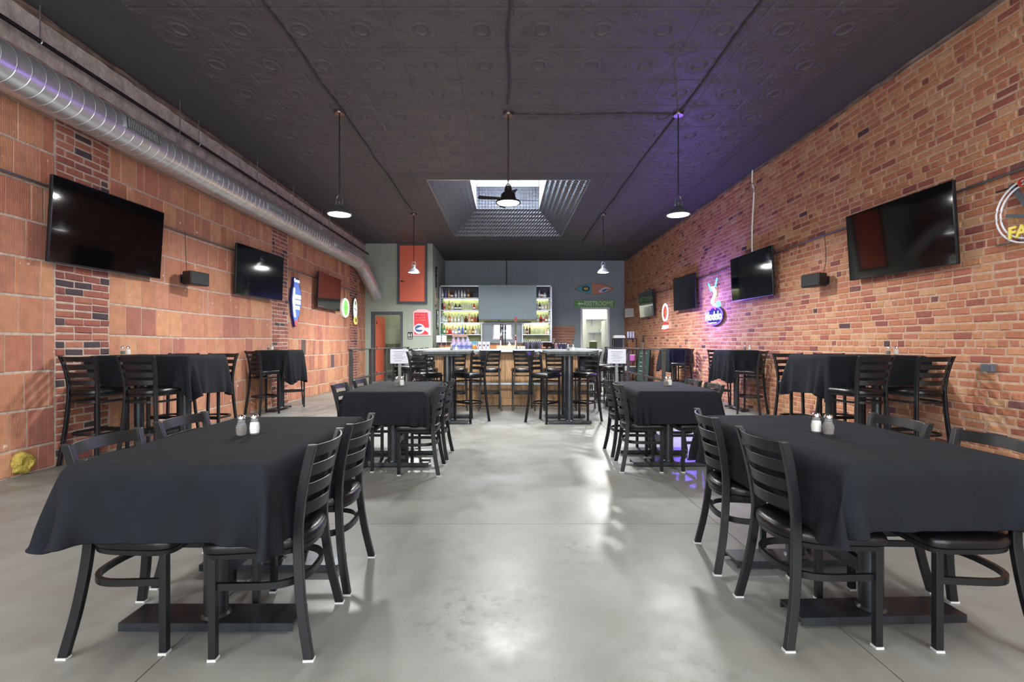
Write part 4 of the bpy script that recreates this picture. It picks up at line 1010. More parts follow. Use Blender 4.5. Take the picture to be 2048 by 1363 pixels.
MB().prism([(-.275, -.42), (.275, -.42), (.275, .33), (.12, .40), (-.12, .40), (-.275, .33)], 0, .02).obj('pink_board', mat('poster_pink', (240, 190, 196), .4), t)
MB().prism([(-.24, -.39), (.19, -.39), (.22, -.1), (.18, .30), (-.24, .30)], -.003, -.0005).obj('red_field', mat('poster_red', (214, 56, 62), .4), t)
MB().prism([(.18, .30), (.25, .30), (.25, .02), (.2, .02)], -.004, -.0005).obj('lilac_strip', mat('poster_lilac', (196, 180, 224), .4), t)
MB().prism([(x, z) for x, _, z in ellipse(-.08, -.21, .17, .16, 22)], -.006, -.0031).obj('emblem_white', white, t)
MB().prism([(x, z) for x, _, z in ellipse(-.09, -.20, .13, .11, 22)], -.008, -.0061).obj('emblem_blue', mat('poster_blue', (64, 84, 140), .4), t)
MB().prism([(-.2, -.22), (-.02, -.14), (.12, -.17), (.1, -.24), (-.06, -.24)], -.010, -.0081).obj('emblem_ribbon', white, t)
MB().prism([(.08, -.24), (.25, -.37), (.25, -.22), (.16, -.16)], -.006, -.0031).obj('pale_corner', mat('poster_pale', (222, 222, 214), .5), t)
chalk = mat('chalk_pink', (250, 214, 210), .6)
for z, x0, x1, sd in ((.235, -.2, -.08, 1), (.235, -.05, .13, 2), (.135, -.2, -.13, 3), (.135, -.1, -.02, 4), (.135, .0, .1, 5), (.065, -.19, -.1, 6), (.065, -.08, -.03, 7), (.065, -.01, .13, 8)):
    rr = random.Random(sd); MB().tube(cat_rom([(x, -.005, z + rr.uniform(-.018, .018)) for x in np.arange(x0, x1, .014)], 2), .003, 5).obj('handwriting', chalk, t)
t = thing('toilet_plaque', 'small black plaque with two white figures beside the lobby doorway', 'sign', (-3.0, YB1 - .012, 1.44))
MB().box(-.075, .075, 0, .012, -.11, .11).obj('plate', blackplain, t, bevel=.002)
for x, sk_ in ((-.033, 1), (.033, 0)):
    MB().prism([(x + a * .011, .06 + b * .011) for a, b in [(math.cos(q), math.sin(q)) for q in np.linspace(0, 2 * PI, 11)[:-1]]], -.004, -.0002).prism([(x - .012, .044), (x + .012, .044), (x + (.024 if sk_ else .014), -.01), (x + .008, -.01), (x + .008, -.05), (x - .008, -.05), (x - .008, -.01), (x - (.024 if sk_ else .014), -.01)], -.004, -.0002).obj('white_figure', white, t)
MB().box(-.06, .06, -.004, -.0002, -.085, -.07).obj('white_line', white, t)
for k, (y, z, h_, w_) in enumerate(((15.7, 2.66, .44, .34), (15.95, 2.0, .62, .36))):
    t = thing('picture_frame', ['upper framed picture on the side wall of the recess', 'lower dark framed mirror on the side wall of the recess'][k], 'picture', (-2.30 + .03, y, z), R(90))
    MB().box(-w_ / 2, w_ / 2, 0, .03, -h_ / 2, h_ / 2).obj('frame', mat('frame_tan', (164, 130, 110), .5) if k == 0 else blackplain, t, bevel=.004)
    MB().box(-w_ / 2 + .04, w_ / 2 - .04, -.003, -.0002, -h_ / 2 + .04, h_ / 2 - .04).obj('picture_face', mat('picture_dark', (58, 58, 62), .3) if k == 0 else mat('mirror_grey', (96, 104, 104), .1, .8), t)
t = thing('wall_sculpture', 'black curled metal ornament high on the side wall of the recess', 'ornament', (-2.28, 15.6, 3.35), R(90))
for z in (.25, 0, -.25): MB().tube([(.07 * math.cos(a), -.02, z + .09 * math.sin(a)) for a in np.linspace(.4, 5.2, 14)], .014, 6).obj('curl', blackplain, t, True)
MB().tube([(0, .0, -.34), (0, .0, .34)], .012, 6).obj('spine', blackplain, t)
t = thing('plank_panel', 'rack of seven stained planks on slate wall right of the back bar', 'wall decoration', (2.14, YB2, 0))
rr = random.Random(5)
for i in range(7):
    z = 1.80 - i * .105; MB().box(-.44 + rr.uniform(-.02, .02), .40 + rr.uniform(-.05, .07), -.06 - .01 * (i % 2), -.03, z - .046, z + .046).obj('plank', woodred, t, bevel=.003)
for x in (-.3, .25): MB().box(x - .02, x + .02, -.03, 0, 1.1, 1.86).obj('batten', timber, t)

# ------------------------------------------------------------------ the bar
t = thing('bar_counter', 'U shaped bar with honey plank front and zinc topped counter', 'bar', (0, 0, 0))
CX0, CX1, CY0, CY1 = -1.72, 1.80, 8.98, 14.4
BX0, BX1 = -1.36, 1.60
nP = 22; w_ = (BX1 - BX0) / nP
for i in range(nP):
    MB().box(BX0 + i * w_ + .0015, BX0 + (i + 1) * w_ - .0015, 9.18, 9.205, .30, 1.0).obj('front_plank', woodbar, t, bevel=.002)
for z0, z1 in ((.012, .15), (.153, .298)): MB().box(BX0, BX1, 9.17, 9.20, z0, z1).obj('kick_board', woodbar, t, bevel=.002)
MB().box(BX0, BX1, 9.205, 9.3, 0, 1.04).box(BX0, BX0 + .1, 9.3, 14.2, 0, 1.04).box(BX1 - .1, BX1, 9.3, 14.2, 0, 1.04).obj('carcass', woodbar, t)
MB().box(CX0, CX1, CY0, 9.75, 1.045, 1.085).obj('counter_front', counterm, t, bevel=.004)
MB().box(CX0, -1.12, 9.752, CY1, 1.045, 1.085).obj('counter_side', mat('counter_wood_tan', (196, 168, 138), .4, noise=.15, nscale=6), t, bevel=.004)
MB().box(1.22, CX1, 9.752, CY1, 1.045, 1.085).obj('counter_side', counterm, t, bevel=.004)
MB().box(CX0 - .004, CX1 + .004, CY0 - .008, CY0, 1.035, 1.09).obj('counter_edge', galv, t, bevel=.002)
MB().bar([(BX0 - .05, 9.06, .435), (BX1 + .05, 9.06, .435)], .02, .035).obj('foot_rail', galv, t)
for x in np.linspace(BX0 + .1, BX1 - .1, 5): MB().box(x - .01, x + .01, 9.07, 9.17, .425, .445).obj('rail_bracket', galv, t)
# back bar cabinet
t = thing('back_bar_cabinet', 'low wooden back bar cabinet under the bottle shelves', 'cabinet', (0, 0, 0))
MB().box(-2.2, 1.5, 15.55, 16.08, 0, 1.18).obj('body', mat('orange_wood', (206, 138, 84), .5, noise=.2, nscale=6), t, bevel=.004)
MB().box(-2.24, 1.54, 15.5, 16.12, 1.1805, 1.22).obj('worktop', rawsteel, t, bevel=.003)
for i in range(6): 
    x = -2.15 + i * .6; lf = MB().box(x, x + .57, 15.53, 15.5495, .1, 1.12).obj('door', mat('orange_wood', (206, 138, 84)), t, bevel=.003)
    MB().tube([(x + .5, 15.51, .75), (x + .5, 15.51, .9)], .006, 6).obj('handle', chrome, lf)
# bottle shelving
SY = 16.3
t = thing('bottle_shelving', 'tall galvanised shelving with backlit bottle bays behind the bar', 'shelf', (0, 0, 0))
SXa, SXb, SXc, SXd = -2.24, -.83, .56, 1.54
shz = [2.75, 2.333, 1.906, 1.506]
for x in (SXa, SXd): 
    for y in (SY, SY + .38): MB().box(x - .022, x + .022, y - .02, y + .02, 0, 3.16).obj('post', galv, t, bevel=.003)
for x in (SXb, SXc):
    for y in (SY, SY + .38): MB().box(x - .018, x + .018, y - .018, y + .018, 0, 1.90).obj('post', galv, t, bevel=.003)
MB().box(SXa - .022, SXd + .022, SY - .02, SY + .4, 3.12, 3.165).obj('top_rail', galv, t, bevel=.003)
for z in shz[:2]:
    MB().box(SXa + .022, SXd - .022, SY - .02, SY + .38, z - .03, z).obj('shelf_board', galv, t, bevel=.002)
MB().box(SXa + .022, SXd - .022, SY - .02, SY + .38, shz[2] - .03, shz[2]).obj('shelf_board', galv, t, bevel=.002)
for a, b in ((SXa + .022, SXb - .018), (SXc + .018, SXd - .022)):
    MB().box(a, b, SY - .02, SY + .38, shz[3] - .03, shz[3]).obj('shelf_board', galv, t, bevel=.002)
    MB().box(a, b, SY - .02, SY + .0, 1.235, 1.26).obj('lower_rail', galv, t)
backm = mat('lit_back_panel', (190, 200, 140), .6, noise=.2, nscale=3); greyback = mat('grey_back_panel', (86, 90, 98), .6)
for i, (z0, z1) in enumerate(((2.752, 3.118), (2.335, 2.718), (1.908, 2.301), (1.508, 1.874), (1.26, 1.474))):
    for a, b in ((SXa + .022, SXb - .018), (SXc + .018, SXd - .022)) if i >= 3 else ((SXa + .022, SXd - .022),):
        MB().box(a, b, SY + .385, SY + .395, z0, z1).obj('back_panel', greyback if i == 0 else backm, t)
        if 0 < i < 4:
            MB().box(a + .05, b - .05, SY + .33, SY + .35, z1 - .012, z1).obj('light_strip', emis('warm_strip', (250, 250, 222), 3), t)
            l = area('shelf_glow', ((a + b) / 2, SY + .30, z1 - .02), (R(15), 0, 0), b - a - .1, .04, 4 if i < 3 else 2.2, (1, 1, .88)); l.parent = t
MB().box(SXb + .02, SXc - .02, SY + .2, SY + .22, 1.225, 1.875).obj('centre_panel', mat('centre_grey', (112, 118, 124), .3, .4), t)
t = thing('white_framed_mirror', 'white framed mirror under the large screen between the shelf bays', 'mirror', (-.12, SY + .19, 1.60))
MB().box(-.34, .34, -.02, 0, -.27, -.22).box(-.34, .34, -.02, 0, .22, .27).box(-.34, -.29, -.02, 0, -.22, .22).box(.29, .34, -.02, 0, -.22, .22).box(-.02, .02, -.02, 0, -.22, .22).obj('frame', white, t, bevel=.002)
MB().box(-.29, .29, -.01, -.004, -.22, .22).obj('mirror_glass', mat('mirror_glass', (190, 200, 205), .06, 1), t)

BC = {}
def bottle_mesh(kind, key, rgb, part):
    k = (kind, key, part)
    if k in BC: return BC[k]
    sh = {'tall': (.036, .31), 'square': (.042, .27), 'squat': (.058, .22), 'slim': (.03, .33), 'jug': (.055, .30)}[kind]
    r, h = sh
    if part == 'body':
        m = mat('bottle_' + key, rgb, .08, alpha=.45 if key == 'clear' else .92, spec=.8)
        nseg = 4 if kind == 'square' else 12
        me = MB().lathe([(r * .9, 0), (r, h * .04), (r, h * .55), (r * .85, h * .64), (r * .36, h * .74), (r * .33, h * .92)], 12 if nseg == 12 else 8).mesh('glass_body', m, True)
    elif part == 'cap':
        me = MB().lathe([(r * .37, h * .90), (r * .37, h), (r * .3, h * 1.005)], 10).mesh('cap', {'dark': blackplain, 'gold': mat('cap_gold', (190, 150, 70), .3, .7), 'red': mat('cap_red', (150, 30, 30), .4)}[rgb])
    else:
        me = MB().lathe([(r * 1.03, h * .18), (r * 1.03, h * .46)], 12, cap=False).mesh('paper_label', mat('label_' + key, rgb, .6), True)
    BC[k] = me; return me
RGB = {'clear': (215, 225, 225), 'amber': (150, 82, 34), 'dark red': (104, 22, 26), 'green': (60, 128, 78), 'dark': (26, 28, 30), 'blue': (50, 90, 190), 'purple': (130, 120, 180), 'gold': (196, 150, 78), 'red': (196, 44, 36), 'orange': (226, 84, 44), 'brown': (92, 52, 30), 'pink': (220, 150, 150), 'pale': (214, 206, 170)}
LB = {'w': (232, 230, 226), 'c': (214, 190, 160), 'k': (36, 36, 38), 'r': (170, 50, 44), 'y': (214, 186, 110), None: None}
def bottle(x, z, colr, kind, lb, capc, label, group, y=None):
    t = thing('bottle', label, 'bottle', (x, SY + .12 if y is None else y, z), 0, group)
    for nm, part, key, rgb in (('glass_body', 'body', colr, RGB[colr]), ('cap', 'cap', capc, capc)) + ((('paper_label', 'label', lb, LB[lb]),) if lb else ()):
        o = bpy.data.objects.new(nm, bottle_mesh(kind, key, rgb, part)); COL.objects.link(o); o.parent = t
def bx(cx): return (860 + cx / 7.57 - 1012) * (SY + .12) / 958
ordn = ['first', 'second', 'third', 'fourth', 'fifth', 'sixth', 'seventh', 'eighth', 'ninth', 'tenth', 'eleventh', 'twelfth', 'thirteenth']
rows = [
 ('top shelf, left bay', shz[0], [(190, 'clear', 'tall', 'w', 'dark'), (240, 'purple', 'square', None, 'dark'), (287, 'gold', 'slim', 'y', 'gold'), (327, 'dark red', 'squat', 'w', 'red'), (390, 'clear', 'square', 'w', 'dark'), (437, 'clear', 'tall', None, 'dark'), (482, 'pale', 'tall', 'w', 'dark'), (525, 'clear', 'square', 'w', 'dark'), (580, 'amber', 'square', 'c', 'gold'), (630, 'brown', 'square', 'k', 'dark')]),
 ('top shelf, right bay', shz[0], [(1655, 'clear', 'tall', 'w', 'dark'), (1692, 'brown', 'square', 'w', 'dark'), (1737, 'clear', 'squat', 'w', 'dark'), (1795, 'dark', 'tall', 'k', 'dark')]),
 ('second shelf, left bay', shz[1], [(188, 'dark', 'slim', None, 'dark'), (217, 'pink', 'square', 'r', 'red'), (290, 'amber', 'slim', 'y', 'gold'), (335, 'clear', 'square', 'w', 'dark'), (390, 'dark', 'squat', 'w', 'dark'), (450, 'dark', 'squat', 'w', 'gold'), (667, 'red', 'squat', 'w', 'red')]),
 ('second shelf, right bay', shz[1], [(1625, 'clear', 'tall', 'w', 'dark'), (1662, 'dark', 'square', 'w', 'dark'), (1705, 'clear', 'square', 'w', 'dark'), (1755, 'pale', 'tall', 'w', 'gold'), (1800, 'clear', 'tall', 'y', 'dark')]),
 ('third shelf, left bay', shz[2], [(185, 'clear', 'square', None, 'dark'), (210, 'clear', 'tall', 'w', 'dark'), (240, 'clear', 'squat', 'w', 'dark'), (290, 'red', 'slim', 'y', 'gold'), (330, 'pale', 'tall', 'w', 'gold'), (380, 'pale', 'tall', 'w', 'gold'), (433, 'clear', 'tall', 'w', 'dark'), (485, 'clear', 'square', None, 'dark'), (545, 'dark red', 'squat', 'k', 'dark'), (595, 'pink', 'tall', 'c', 'red'), (637, 'amber', 'square', 'c', 'gold'), (682, 'amber', 'tall', 'r', 'gold'), (725, 'brown', 'tall', 'k', 'dark')]),
 ('third shelf, right bay', shz[2], [(1630, 'clear', 'square', 'w', 'dark'), (1677, 'red', 'square', 'k', 'red'), (1717, 'clear', 'square', 'r', 'dark'), (1760, 'amber', 'square', 'w', 'dark'), (1806, 'clear', 'tall', 'w', 'dark')]),
 ('fourth shelf, left bay', shz[3], [(182, 'green', 'slim', None, 'dark'), (218, 'green', 'tall', 'w', 'dark'), (262, 'orange', 'square', 'c', 'gold'), (303, 'red', 'squat', None, 'gold'), (345, 'pink', 'square', 'w', 'dark'), (390, 'clear', 'squat', 'w', 'dark'), (440, 'blue', 'square', 'w', 'dark'), (492, 'blue', 'slim', None, 'dark'), (537, 'dark', 'tall', 'w', 'dark'), (600, 'gold', 'square', 'c', 'dark'), (650, 'brown', 'square', 'y', 'dark'), (690, 'clear', 'square', 'w', 'dark'), (728, 'clear', 'tall', None, 'dark')]),
 ('fourth shelf, right bay', shz[3], [(1425, 'clear', 'square', 'w', 'dark'), (1468, 'dark red', 'square', 'w', 'dark'), (1510, 'dark red', 'slim', None, 'dark'), (1750, 'pale', 'square', 'c', 'gold'), (1792, 'pale', 'squat', 'w', 'dark')])]
for nm, z, L_ in rows:
    for i, (cx, c_, kd, lb, cp) in enumerate(L_):
        bottle(bx(cx), z, c_, kd, lb, cp, '%s bottle, %s from left on the %s' % (c_ + (' glass' if c_ in ('clear', 'dark', 'pale') else ''), ordn[i], nm), 'bottles on the back bar shelves')
gl = mat('drinking_glass', (225, 235, 235), .05, alpha=.35, spec=.8)
for row, z, L_ in (('second shelf, left bay', shz[1], (500, 540, 580, 615)), ('fourth shelf, right bay', shz[3], (1590, 1640, 1690))):
    for i, cx in enumerate(L_):
        t = thing('stemmed_glass', 'clear stemmed glass, %s from left among the glasses on the %s' % (ordn[i], row), 'glass', (bx(cx), SY + .12, z), 0, 'glasses on the back bar shelves')
        MB().lathe([(0, 0), (.035, 0), (.03, .004), (.005, .01), (.004, .08), (.01, .09), (.036, .12), (.038, .16), (.03, .20)], 14, cap=False).obj('glass_bowl', gl, t, True)

# things on the counter
cz = 1.0855
lil = mat('lilac_plastic', (196, 190, 232), .3, alpha=.85); lil2 = mat('pinkish_plastic', (214, 180, 222), .3, alpha=.85)
def px2x(px, d): return (px - 1012) * d / 958
for i, px in enumerate((907.5, 916.5, 926, 935)):
    t = thing('tall_canister', 'translucent lilac canister, %s from left in the rear row on the counter' % ordn[i], 'canister', (px2x(px, 9.55), 9.55, cz), 0, 'lilac canisters on the bar counter')
    MB().lathe([(.036, 0), (.038, .01), (.038, .17), (.034, .19), (.02, .20), (0, .20)], 16).obj('body', lil2 if i < 2 else lil, t, True); MB().lathe([(.024, .2005), (.024, .235), (0, .238)], 14).obj('cap', lil, t, True)
for i, px in enumerate((907, 917.5, 928, 938.5)):
    t = thing('plastic_jug', 'lilac white plastic jug, %s from left in the front row on the counter' % ordn[i], 'jug', (px2x(px, 9.3), 9.3, cz), 0, 'lilac jugs on the bar counter')
    MB().lathe([(.04, 0), (.045, .01), (.046, .10), (.044, .125), (.040, .13), (.039, .11), (.038, .02), (0, .015)], 16, cap=False).obj('body', lil, t, True)
    MB().lathe([(.0468, .03), (.0468, .075)], 16, cap=False).obj('blue_label', mat('jug_blue', (96, 124, 196), .5), t, True)
    MB().tube(cat_rom([(.044, 0, .11), (.075, 0, .1), (.075, 0, .05), (.045, 0, .03)], 4), .005, 6).obj('handle', lil, t, True)
t = thing('wooden_sign_box', 'flat wooden box resting on top of the tall lilac canisters', 'box', (px2x(920, 9.55), 9.55, cz + .2385))
MB().box(-.15, .15, -.06, .06, 0, .055).obj('body', mat('pale_wood_box', (196, 158, 142), .6, noise=.1, nscale=10), t, bevel=.003); MB().box(-.13, .13, -.045, .045, .0551, .06).obj('lid', woodred, t)
t = thing('teal_carton', 'teal carton standing on the counter right of the lilac jugs', 'box', (px2x(948.5, 9.6), 9.6, cz)); MB().box(-.05, .05, -.04, .04, 0, .145).obj('body', mat('teal_card', (96, 160, 180), .6), t, bevel=.002); MB().box(-.045, .045, -.035, .035, .1451, .155).obj('flap', mat('teal_card', (0, 0, 0)), t)
t = thing('orange_tub', 'small orange tub on the counter in front of the teal carton', 'tub', (px2x(948, 9.3), 9.3, cz)); MB().lathe([(.03, 0), (.04, .01), (.042, .07), (.034, .085), (0, .09)], 16).obj('body', mat('orange_tub', (206, 140, 52), .5), t, True); MB().lathe([(.043, .07), (.043, .078)], 16, cap=False).obj('rim', white, t, True)
for i, px in enumerate((960, 968.5, 976)):
    t = thing('white_pitcher', 'white plastic pitcher, %s from left beside the orange tub' % ordn[i], 'pitcher', (px2x(px, 9.35), 9.35, cz), 0, 'white pitchers on the bar counter')
    MB().lathe([(.034, 0), (.037, .01), (.039, .13), (.036, .145), (.034, .13), (.032, .02), (0, .015)], 16, cap=False).obj('body', mat('white_plastic', (214, 214, 228), .35), t, True)
    MB().tube(cat_rom([(-.036, 0, .12), (-.062, 0, .11), (-.062, 0, .05), (-.036, 0, .03)], 4), .005, 6).obj('handle', white, t, True)
    MB().box(-.012, .012, -.040, -.0375, .06, .09).obj('dark_mark', blackplain, t)
t = thing('bar_caddy', 'pale yellow slotted drip tray with upright bars on the counter', 'tray', (px2x(1012, 9.32), 9.32, cz))
MB().box(-.18, .18, -.09, .09, 0, .008).box(-.18, .18, .08, .09, .008, .07).box(-.18, .18, -.09, -.084, .062, .07).obj('tray', mat('pale_yellow', (214, 210, 160), .5), t)
for i in range(15): MB().box(-.175 + i * .0245, -.168 + i * .0245, -.089, -.083, .008, .062).obj('upright', galv, t)
for i, (px, hm, col_) in enumerate(((1001.5, .20, 'black handled'), (1031.3, .24, 'green and red handled'))):
    t = thing('beer_tap', 'chrome beer tap tower, ' + col_ + ', rising behind the counter', 'beer tap', (px2x(px, 9.62), 9.62, cz), 0)
    MB().lathe([(.05, 0), (.05, .012), (.024, .02), (.024, .28), (.0, .30)], 18).obj('column', chrome, t, True)
    MB().tube(cat_rom([(0, 0, .24), (0, -.06, .25), (0, -.10, .22), (0, -.10, .17)], 4), .011, 8).obj('spout', chrome, t, True)
    z0 = .301
    MB().rings([[(a * w2, b * .018, z) for a, b in ((-1, -1), (1, -1), (1, 1), (-1, 1))] for z, w2 in ((z0, .012), (z0 + .05, .018), (z0 + .12, .022), (z0 + hm * .8, .016), (z0 + hm, .022))]).obj('handle', blackplain if i == 0 else mat('handle_green', (72, 88, 52), .5), t, bevel=.003)
    if i == 1: MB().box(-.03, .03, -.02, .02, z0 + hm + .0, z0 + hm + .10).obj('red_topper', mat('handle_red', (140, 66, 70), .5), t, bevel=.004)
for i, px in enumerate((1005.5, 1010.5)):
    t = thing('beer_tap', 'dark faceted beer tap handle, %s right of the black handled tap' % ordn[i], 'beer tap', (px2x(px, 9.62), 9.64, cz), 0)
    MB().lathe([(.014, 0), (.014, .30), (.02, .33), (.012, .36), (.022, .42), (.014, .5), (0, .52)], 6).obj('handle', darksteel, t); MB().lathe([(.03, 0), (.03, .01)], 12).obj('base', chrome, t)
t = thing('soap_bottle', 'white squeeze bottle standing between the beer taps', 'bottle', (px2x(1019, 9.55), 9.55, cz)); MB().lathe([(.03, 0), (.034, .01), (.034, .085), (.02, .105), (.01, .11), (.008, .135), (0, .14)], 16).obj('body', white, t, True); MB().tube([(0, 0, .138), (-.025, 0, .15)], .004, 6).obj('spout', white, t)
for i, px in enumerate((1037, 1043, 1048)):
    t = thing('glass_jar', 'little pale glass jar with dark lid, %s from left right of the taps' % ordn[i], 'jar', (px2x(px, 9.3), 9.3, cz), 0, 'little jars on the bar counter')
    MB().lathe([(.022, 0), (.027, .01), (.027, .05), (.02, .062), (0, .064)], 14).obj('body', mat('pale_jar', (206, 204, 196), .3), t, True); MB().lathe([(.02, .0645), (.02, .08), (0, .083)], 12).obj('lid', blackplain, t, True)
for i in range(9):
    px = 1048 + i * 4.1; d = 9.38 + (i % 2) * .2
    t = thing('pour_bottle', 'dark bottle with metal pourer, %s from left in the cluster on the counter' % ordn[i], 'bottle', (px2x(px, d), d, cz), 0, 'pour bottles on the bar counter')
    MB().lathe([(.022, 0), (.025, .008), (.025, .09), (.01, .125), (.01, .15)], 12).obj('body', mat('bottle_violet', (84, 76, 98), .12) if i % 3 else blackplain, t, True)
    MB().lathe([(.011, .15), (.012, .165), (.005, .17), (.003, .2)], 10).obj('pourer', chrome, t, True)
t = thing('cash_register', 'black flat screen till on the counter at right', 'till', (px2x(1094, 9.4), 9.4, cz), R(15))
MB().box(-.09, .09, -.07, .07, 0, .02).obj('base', blackplain, t, bevel=.003); MB().prism([(-.02, .02), (.02, .02), (.02, .05), (-.02, .05)], -.01, .02).obj('stand', blackplain, t); MB().box(-.10, .10, -.035, -.02, .045, .125).obj('screen_panel', screen, t, bevel=.003)
t = thing('utensil_jar', 'dark jar of white bar tools right of the till', 'jar', (px2x(1105, 9.6), 9.6, cz)); MB().lathe([(.035, 0), (.04, .01), (.04, .1), (.036, .1), (.036, .01), (0, .01)], 14, cap=False).obj('body', blackplain, t, True)
for a_, b_ in ((.05, .0), (-.04, .02), (.01, -.03)): MB().tube([(0, 0, .02), (a_, b_, .21)], .004, 6).obj('bar_tool', chrome, t)
for i, (px, col_, nm) in enumerate(((1112, (150, 118, 122), 'pinkish'), (1119, (60, 54, 84), 'plum'), (1126, (48, 42, 84), 'dark violet'), (1131, (66, 60, 80), 'grey violet'))):
    t = thing('tumbler', nm + ' tumbler near the right end of the front counter', 'cup', (px2x(px, 9.5), 9.5, cz), 0, 'tumblers on the bar counter')
    MB().lathe([(.024, 0), (.026, .005), (.032, .11), (.030, .11), (.024, .01), (0, .008)], 14, cap=False).obj('body', mat('tumbler_%d' % i, col_, .3), t, True); MB().lathe([(.0325, .105), (.0325, .112)], 14, cap=False).obj('rim', chrome, t, True)
# service stand with drink dispensers, rear left
t = thing('service_stand', 'black service stand against the recess wall behind the left stools', 'stand', (-2.02, 14.98, 0))
MB().box(-.2, .24, -.14, .16, 1.0, 1.04).obj('top', blackplain, t, bevel=.003)
for x in (-.17, .21):
    for y in (-.11, .13): MB().box(x - .015, x + .015, y - .015, y + .015, 0, 1.0).obj('leg', blackplain, t)
for i, x in enumerate((-2.10, -1.93)):
    t = thing('drink_dispenser', ('left' if i == 0 else 'right') + ' white drink dispenser with black taps on the service stand', 'dispenser', (x, 14.98, 1.0405), 0)
    MB().box(-.065, .065, -.06, .06, .0, .04).box(-.01, .01, .0, .02, .04, .18).obj('base', blackplain, t); MB().box(-.072, .072, -.07, .06, .18, .40).obj('tank', white, t, bevel=.02)
    for q in (-.035, .035): MB().tube([(q, -.05, .18), (q, -.06, .10)], .012, 8).obj('tap', blackplain, t)
    MB().tube([(-.072, -.06, 0), (-.072, -.06, .2)], .005, 6).tube([(.072, -.06, 0), (.072, -.06, .2)], .005, 6).obj('wire_stand', chrome, t)

# ------------------------------------------------------------------ railings with notices
railm = mat('railing_steel', (88, 84, 82), .45, .5, noise=.2, nscale=5)
for sgn, nm, X in ((-1, 'left', -2.92), (1, 'right', 2.97)):
    t = thing('railing', 'dark steel railing along the %s walkway beside the bar' % nm, 'railing', (X, 0, 0))
    y0, y1 = 9.0, 14.3
    for y in (9.02, 10.33, 11.63, 12.93, 14.26): MB().box(-.03, .03, y - .03, y + .03, 0, 1.068).obj('post', railm, t, bevel=.003)
    MB().box(-.035, .035, y0 - .04, y1 + .02, 1.0685, 1.092).obj('top_rail', railm, t, bevel=.003)
    for y, yy in ((9.05, 10.3), (10.36, 11.6), (11.66, 12.9), (12.96, 14.23)): MB().box(-.012, .012, y, yy, .48, .52).obj('lower_rail', railm, t)
    t = thing('notice_stand', 'white printed notice on a grey post at the %s front corner of the bar' % nm, 'notice', (-2.0 if sgn < 0 else 2.08, 8.98, 0))
    MB().box(-.025, .025, .012, .05, 0, .95).obj('post', mat('post_grey', (120, 126, 120), .5), t, bevel=.003); MB().box(-.11, .11, -.06, .12, 0, .012).obj('foot_plate', railm, t, bevel=.003)
    MB().box(-.17, .17, 0, .008, .82, 1.09).obj('sleeve', mat('plastic_sleeve', (200, 205, 220), .15), t, bevel=.001); MB().box(-.145, .145, -.003, -.0002, .84, 1.07).obj('sheet', paper, t)
    for q, z in enumerate((1.04, 1.0, .97, .94, .91, .87)): MB().box(-.11 + .02 * (q % 2), .11 - .03 * (q % 3), -.0045, -.0031, z - .004, z + .004).obj('print_line', mat('print_grey', (120, 124, 140), .6) if q else mat('print_plum', (120, 70, 110), .6), t)

# ------------------------------------------------------------------ clutter at rear right corner
t = thing('utility_rack', 'black open rack in the rear right corner by the slate wall', 'rack', (3.78, 15.3, 0))
for x in (-.33, .33):
    for y in (-.22, .22): MB().box(x - .014, x + .014, y - .014, y + .014, 0, 1.36).obj('post', blackplain, t)
for z in (.25, .62, .98, 1.34): MB().box(-.345, .345, -.235, .235, z, z + .022).obj('shelf', blackplain, t)
MB().box(-.3, -.1, -.18, .18, 1.0025, 1.33).obj('drawer_unit', blackplain, t, bevel=.004)
t = thing('folded_towels', 'pile of folded white towels on top of the black rack', 'towels', (3.62, 15.3, 1.3625))
for i in range(3): MB().box(-.19 + .01 * i, .17 - .01 * i, -.12, .12, i * .03, i * .03 + .0295).obj('towel', white, t, bevel=.012)
for i in range(3):
    t = thing('cup_stack', ['left', 'middle', 'right'][i] + ' stack of clear plastic cups on top of the black rack', 'cups', (3.90 + i * .085, 15.3, 1.3625), 0, 'cup stacks on the rack')
    for q in range(4): MB().lathe([(.026, q * .045), (.038, q * .045 + .075), (.036, q * .045 + .075), (.024, q * .045 + .004)], 14, cap=False).obj('cup', mat('cup_plastic', (196, 198, 216), .2), t, True)
t = thing('brown_basket', 'brown basket on the third shelf of the black rack', 'basket', (3.98, 15.22, 1.0025)); MB().rings([[(a * s_, b * s_ * .8, z) for a, b in ((-1, -1), (1, -1), (1, 1), (-1, 1))] for s_, z in ((.11, 0), (.13, .22), (.12, .22), (.1, .01))]).obj('body', mat('basket_brown', (140, 92, 58), .8, noise=.3, nscale=60), t, bevel=.006); MB().box(-.1, .1, -.08, .08, .21, .225).obj('lid', woodred, t)
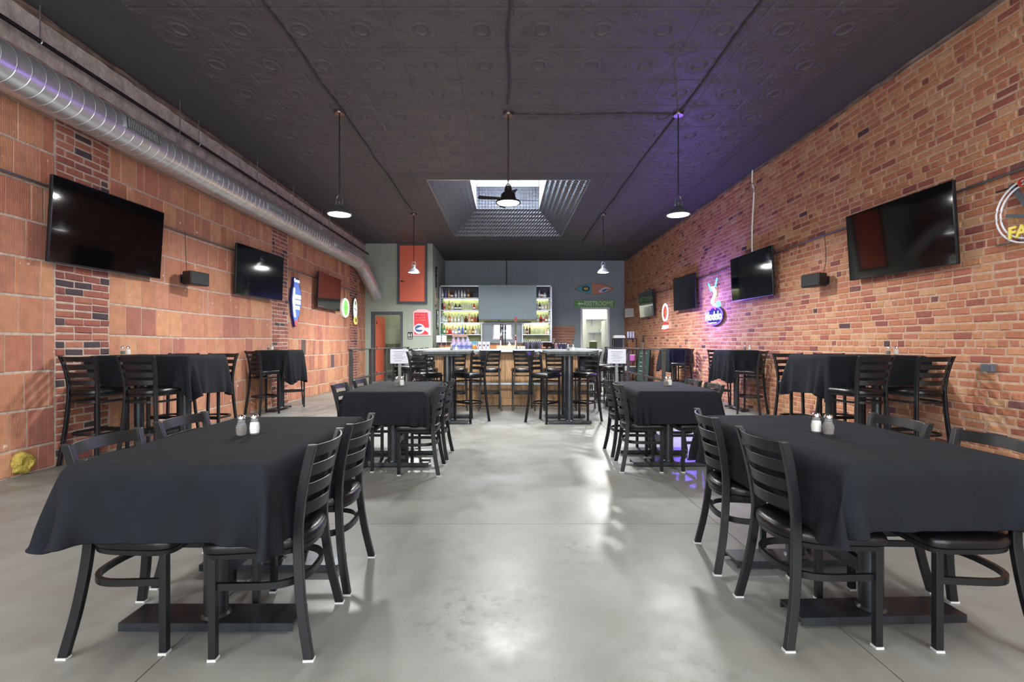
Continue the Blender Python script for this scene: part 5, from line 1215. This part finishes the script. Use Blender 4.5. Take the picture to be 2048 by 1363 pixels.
for i, (x, z, col_, nm) in enumerate(((3.62, .6425, (58, 120, 80), 'green'), (3.95, .6425, (214, 110, 190), 'pink'), (3.7, .2725, (190, 190, 186), 'pale'), (3.98, .2725, (60, 66, 70), 'dark grey'))):
    t = thing('storage_tub', nm + ' storage tub on the black rack', 'tub', (x, 15.28, z), 0, 'tubs on the rack'); MB().rings([[(a * s_, b * s_, zz) for a, b in ((-1, -1), (1, -1), (1, 1), (-1, 1))] for s_, zz in ((.11, 0), (.13, .18))]).obj('body', mat('tub_%d' % i, col_, .5), t, bevel=.008); MB().box(-.138, .138, -.138, .138, .1805, .2).obj('lid', white, t, bevel=.004)
t = thing('sandwich_board', 'folded green black sandwich board leaning against the brick wall', 'board', (4.10, 14.45, .003), R(-70))
t.rotation_euler = (R(-6), 0, R(-60))
MB().box(-.26, .26, 0, .025, 0, 1.05).obj('frame', blackplain, t, bevel=.004); MB().box(-.22, .22, -.004, -.0002, .06, 1.0).obj('board_face', mat('board_green', (52, 74, 66), .5), t)
for q, z in enumerate((.9, .8, .62, .5, .36)): MB().box(-.15, .12 - .04 * (q % 3), -.007, -.0045, z - .01, z + .01).obj('chalk_line', mat('chalk_grey', (150, 164, 158), .7), t)
t = thing('broom', 'broom with black grip standing against the brick wall', 'broom', (4.36, 15.4, 0))
MB().tube([(0, 0, .12), (.05, 0, 1.42)], .012, 8).obj('handle', galv, t, True); MB().tube([(.042, 0, 1.22), (.052, 0, 1.46)], .017, 8).obj('grip', blackplain, t, True); MB().box(-.05, .04, -.14, .14, .03, .13).obj('brush_head', mat('brush_blue', (60, 80, 110), .8), t, bevel=.01); MB().box(-.045, .035, -.135, .135, 0, .0299).obj('bristles', blackplain, t)
t = thing('outlet_box', 'grey outlet box on the brick wall right of the long high table', 'outlet', (XR - .03, 4.42, .975), R(-90)); MB().box(-.055, .055, -.02, .03, -.035, .035).obj('box', mat('outlet_grey', (96, 100, 110), .5), t, bevel=.003); MB().box(-.04, .04, -.024, -.0205, -.022, .022).obj('cover', mat('outlet_cover', (80, 84, 94), .5), t)
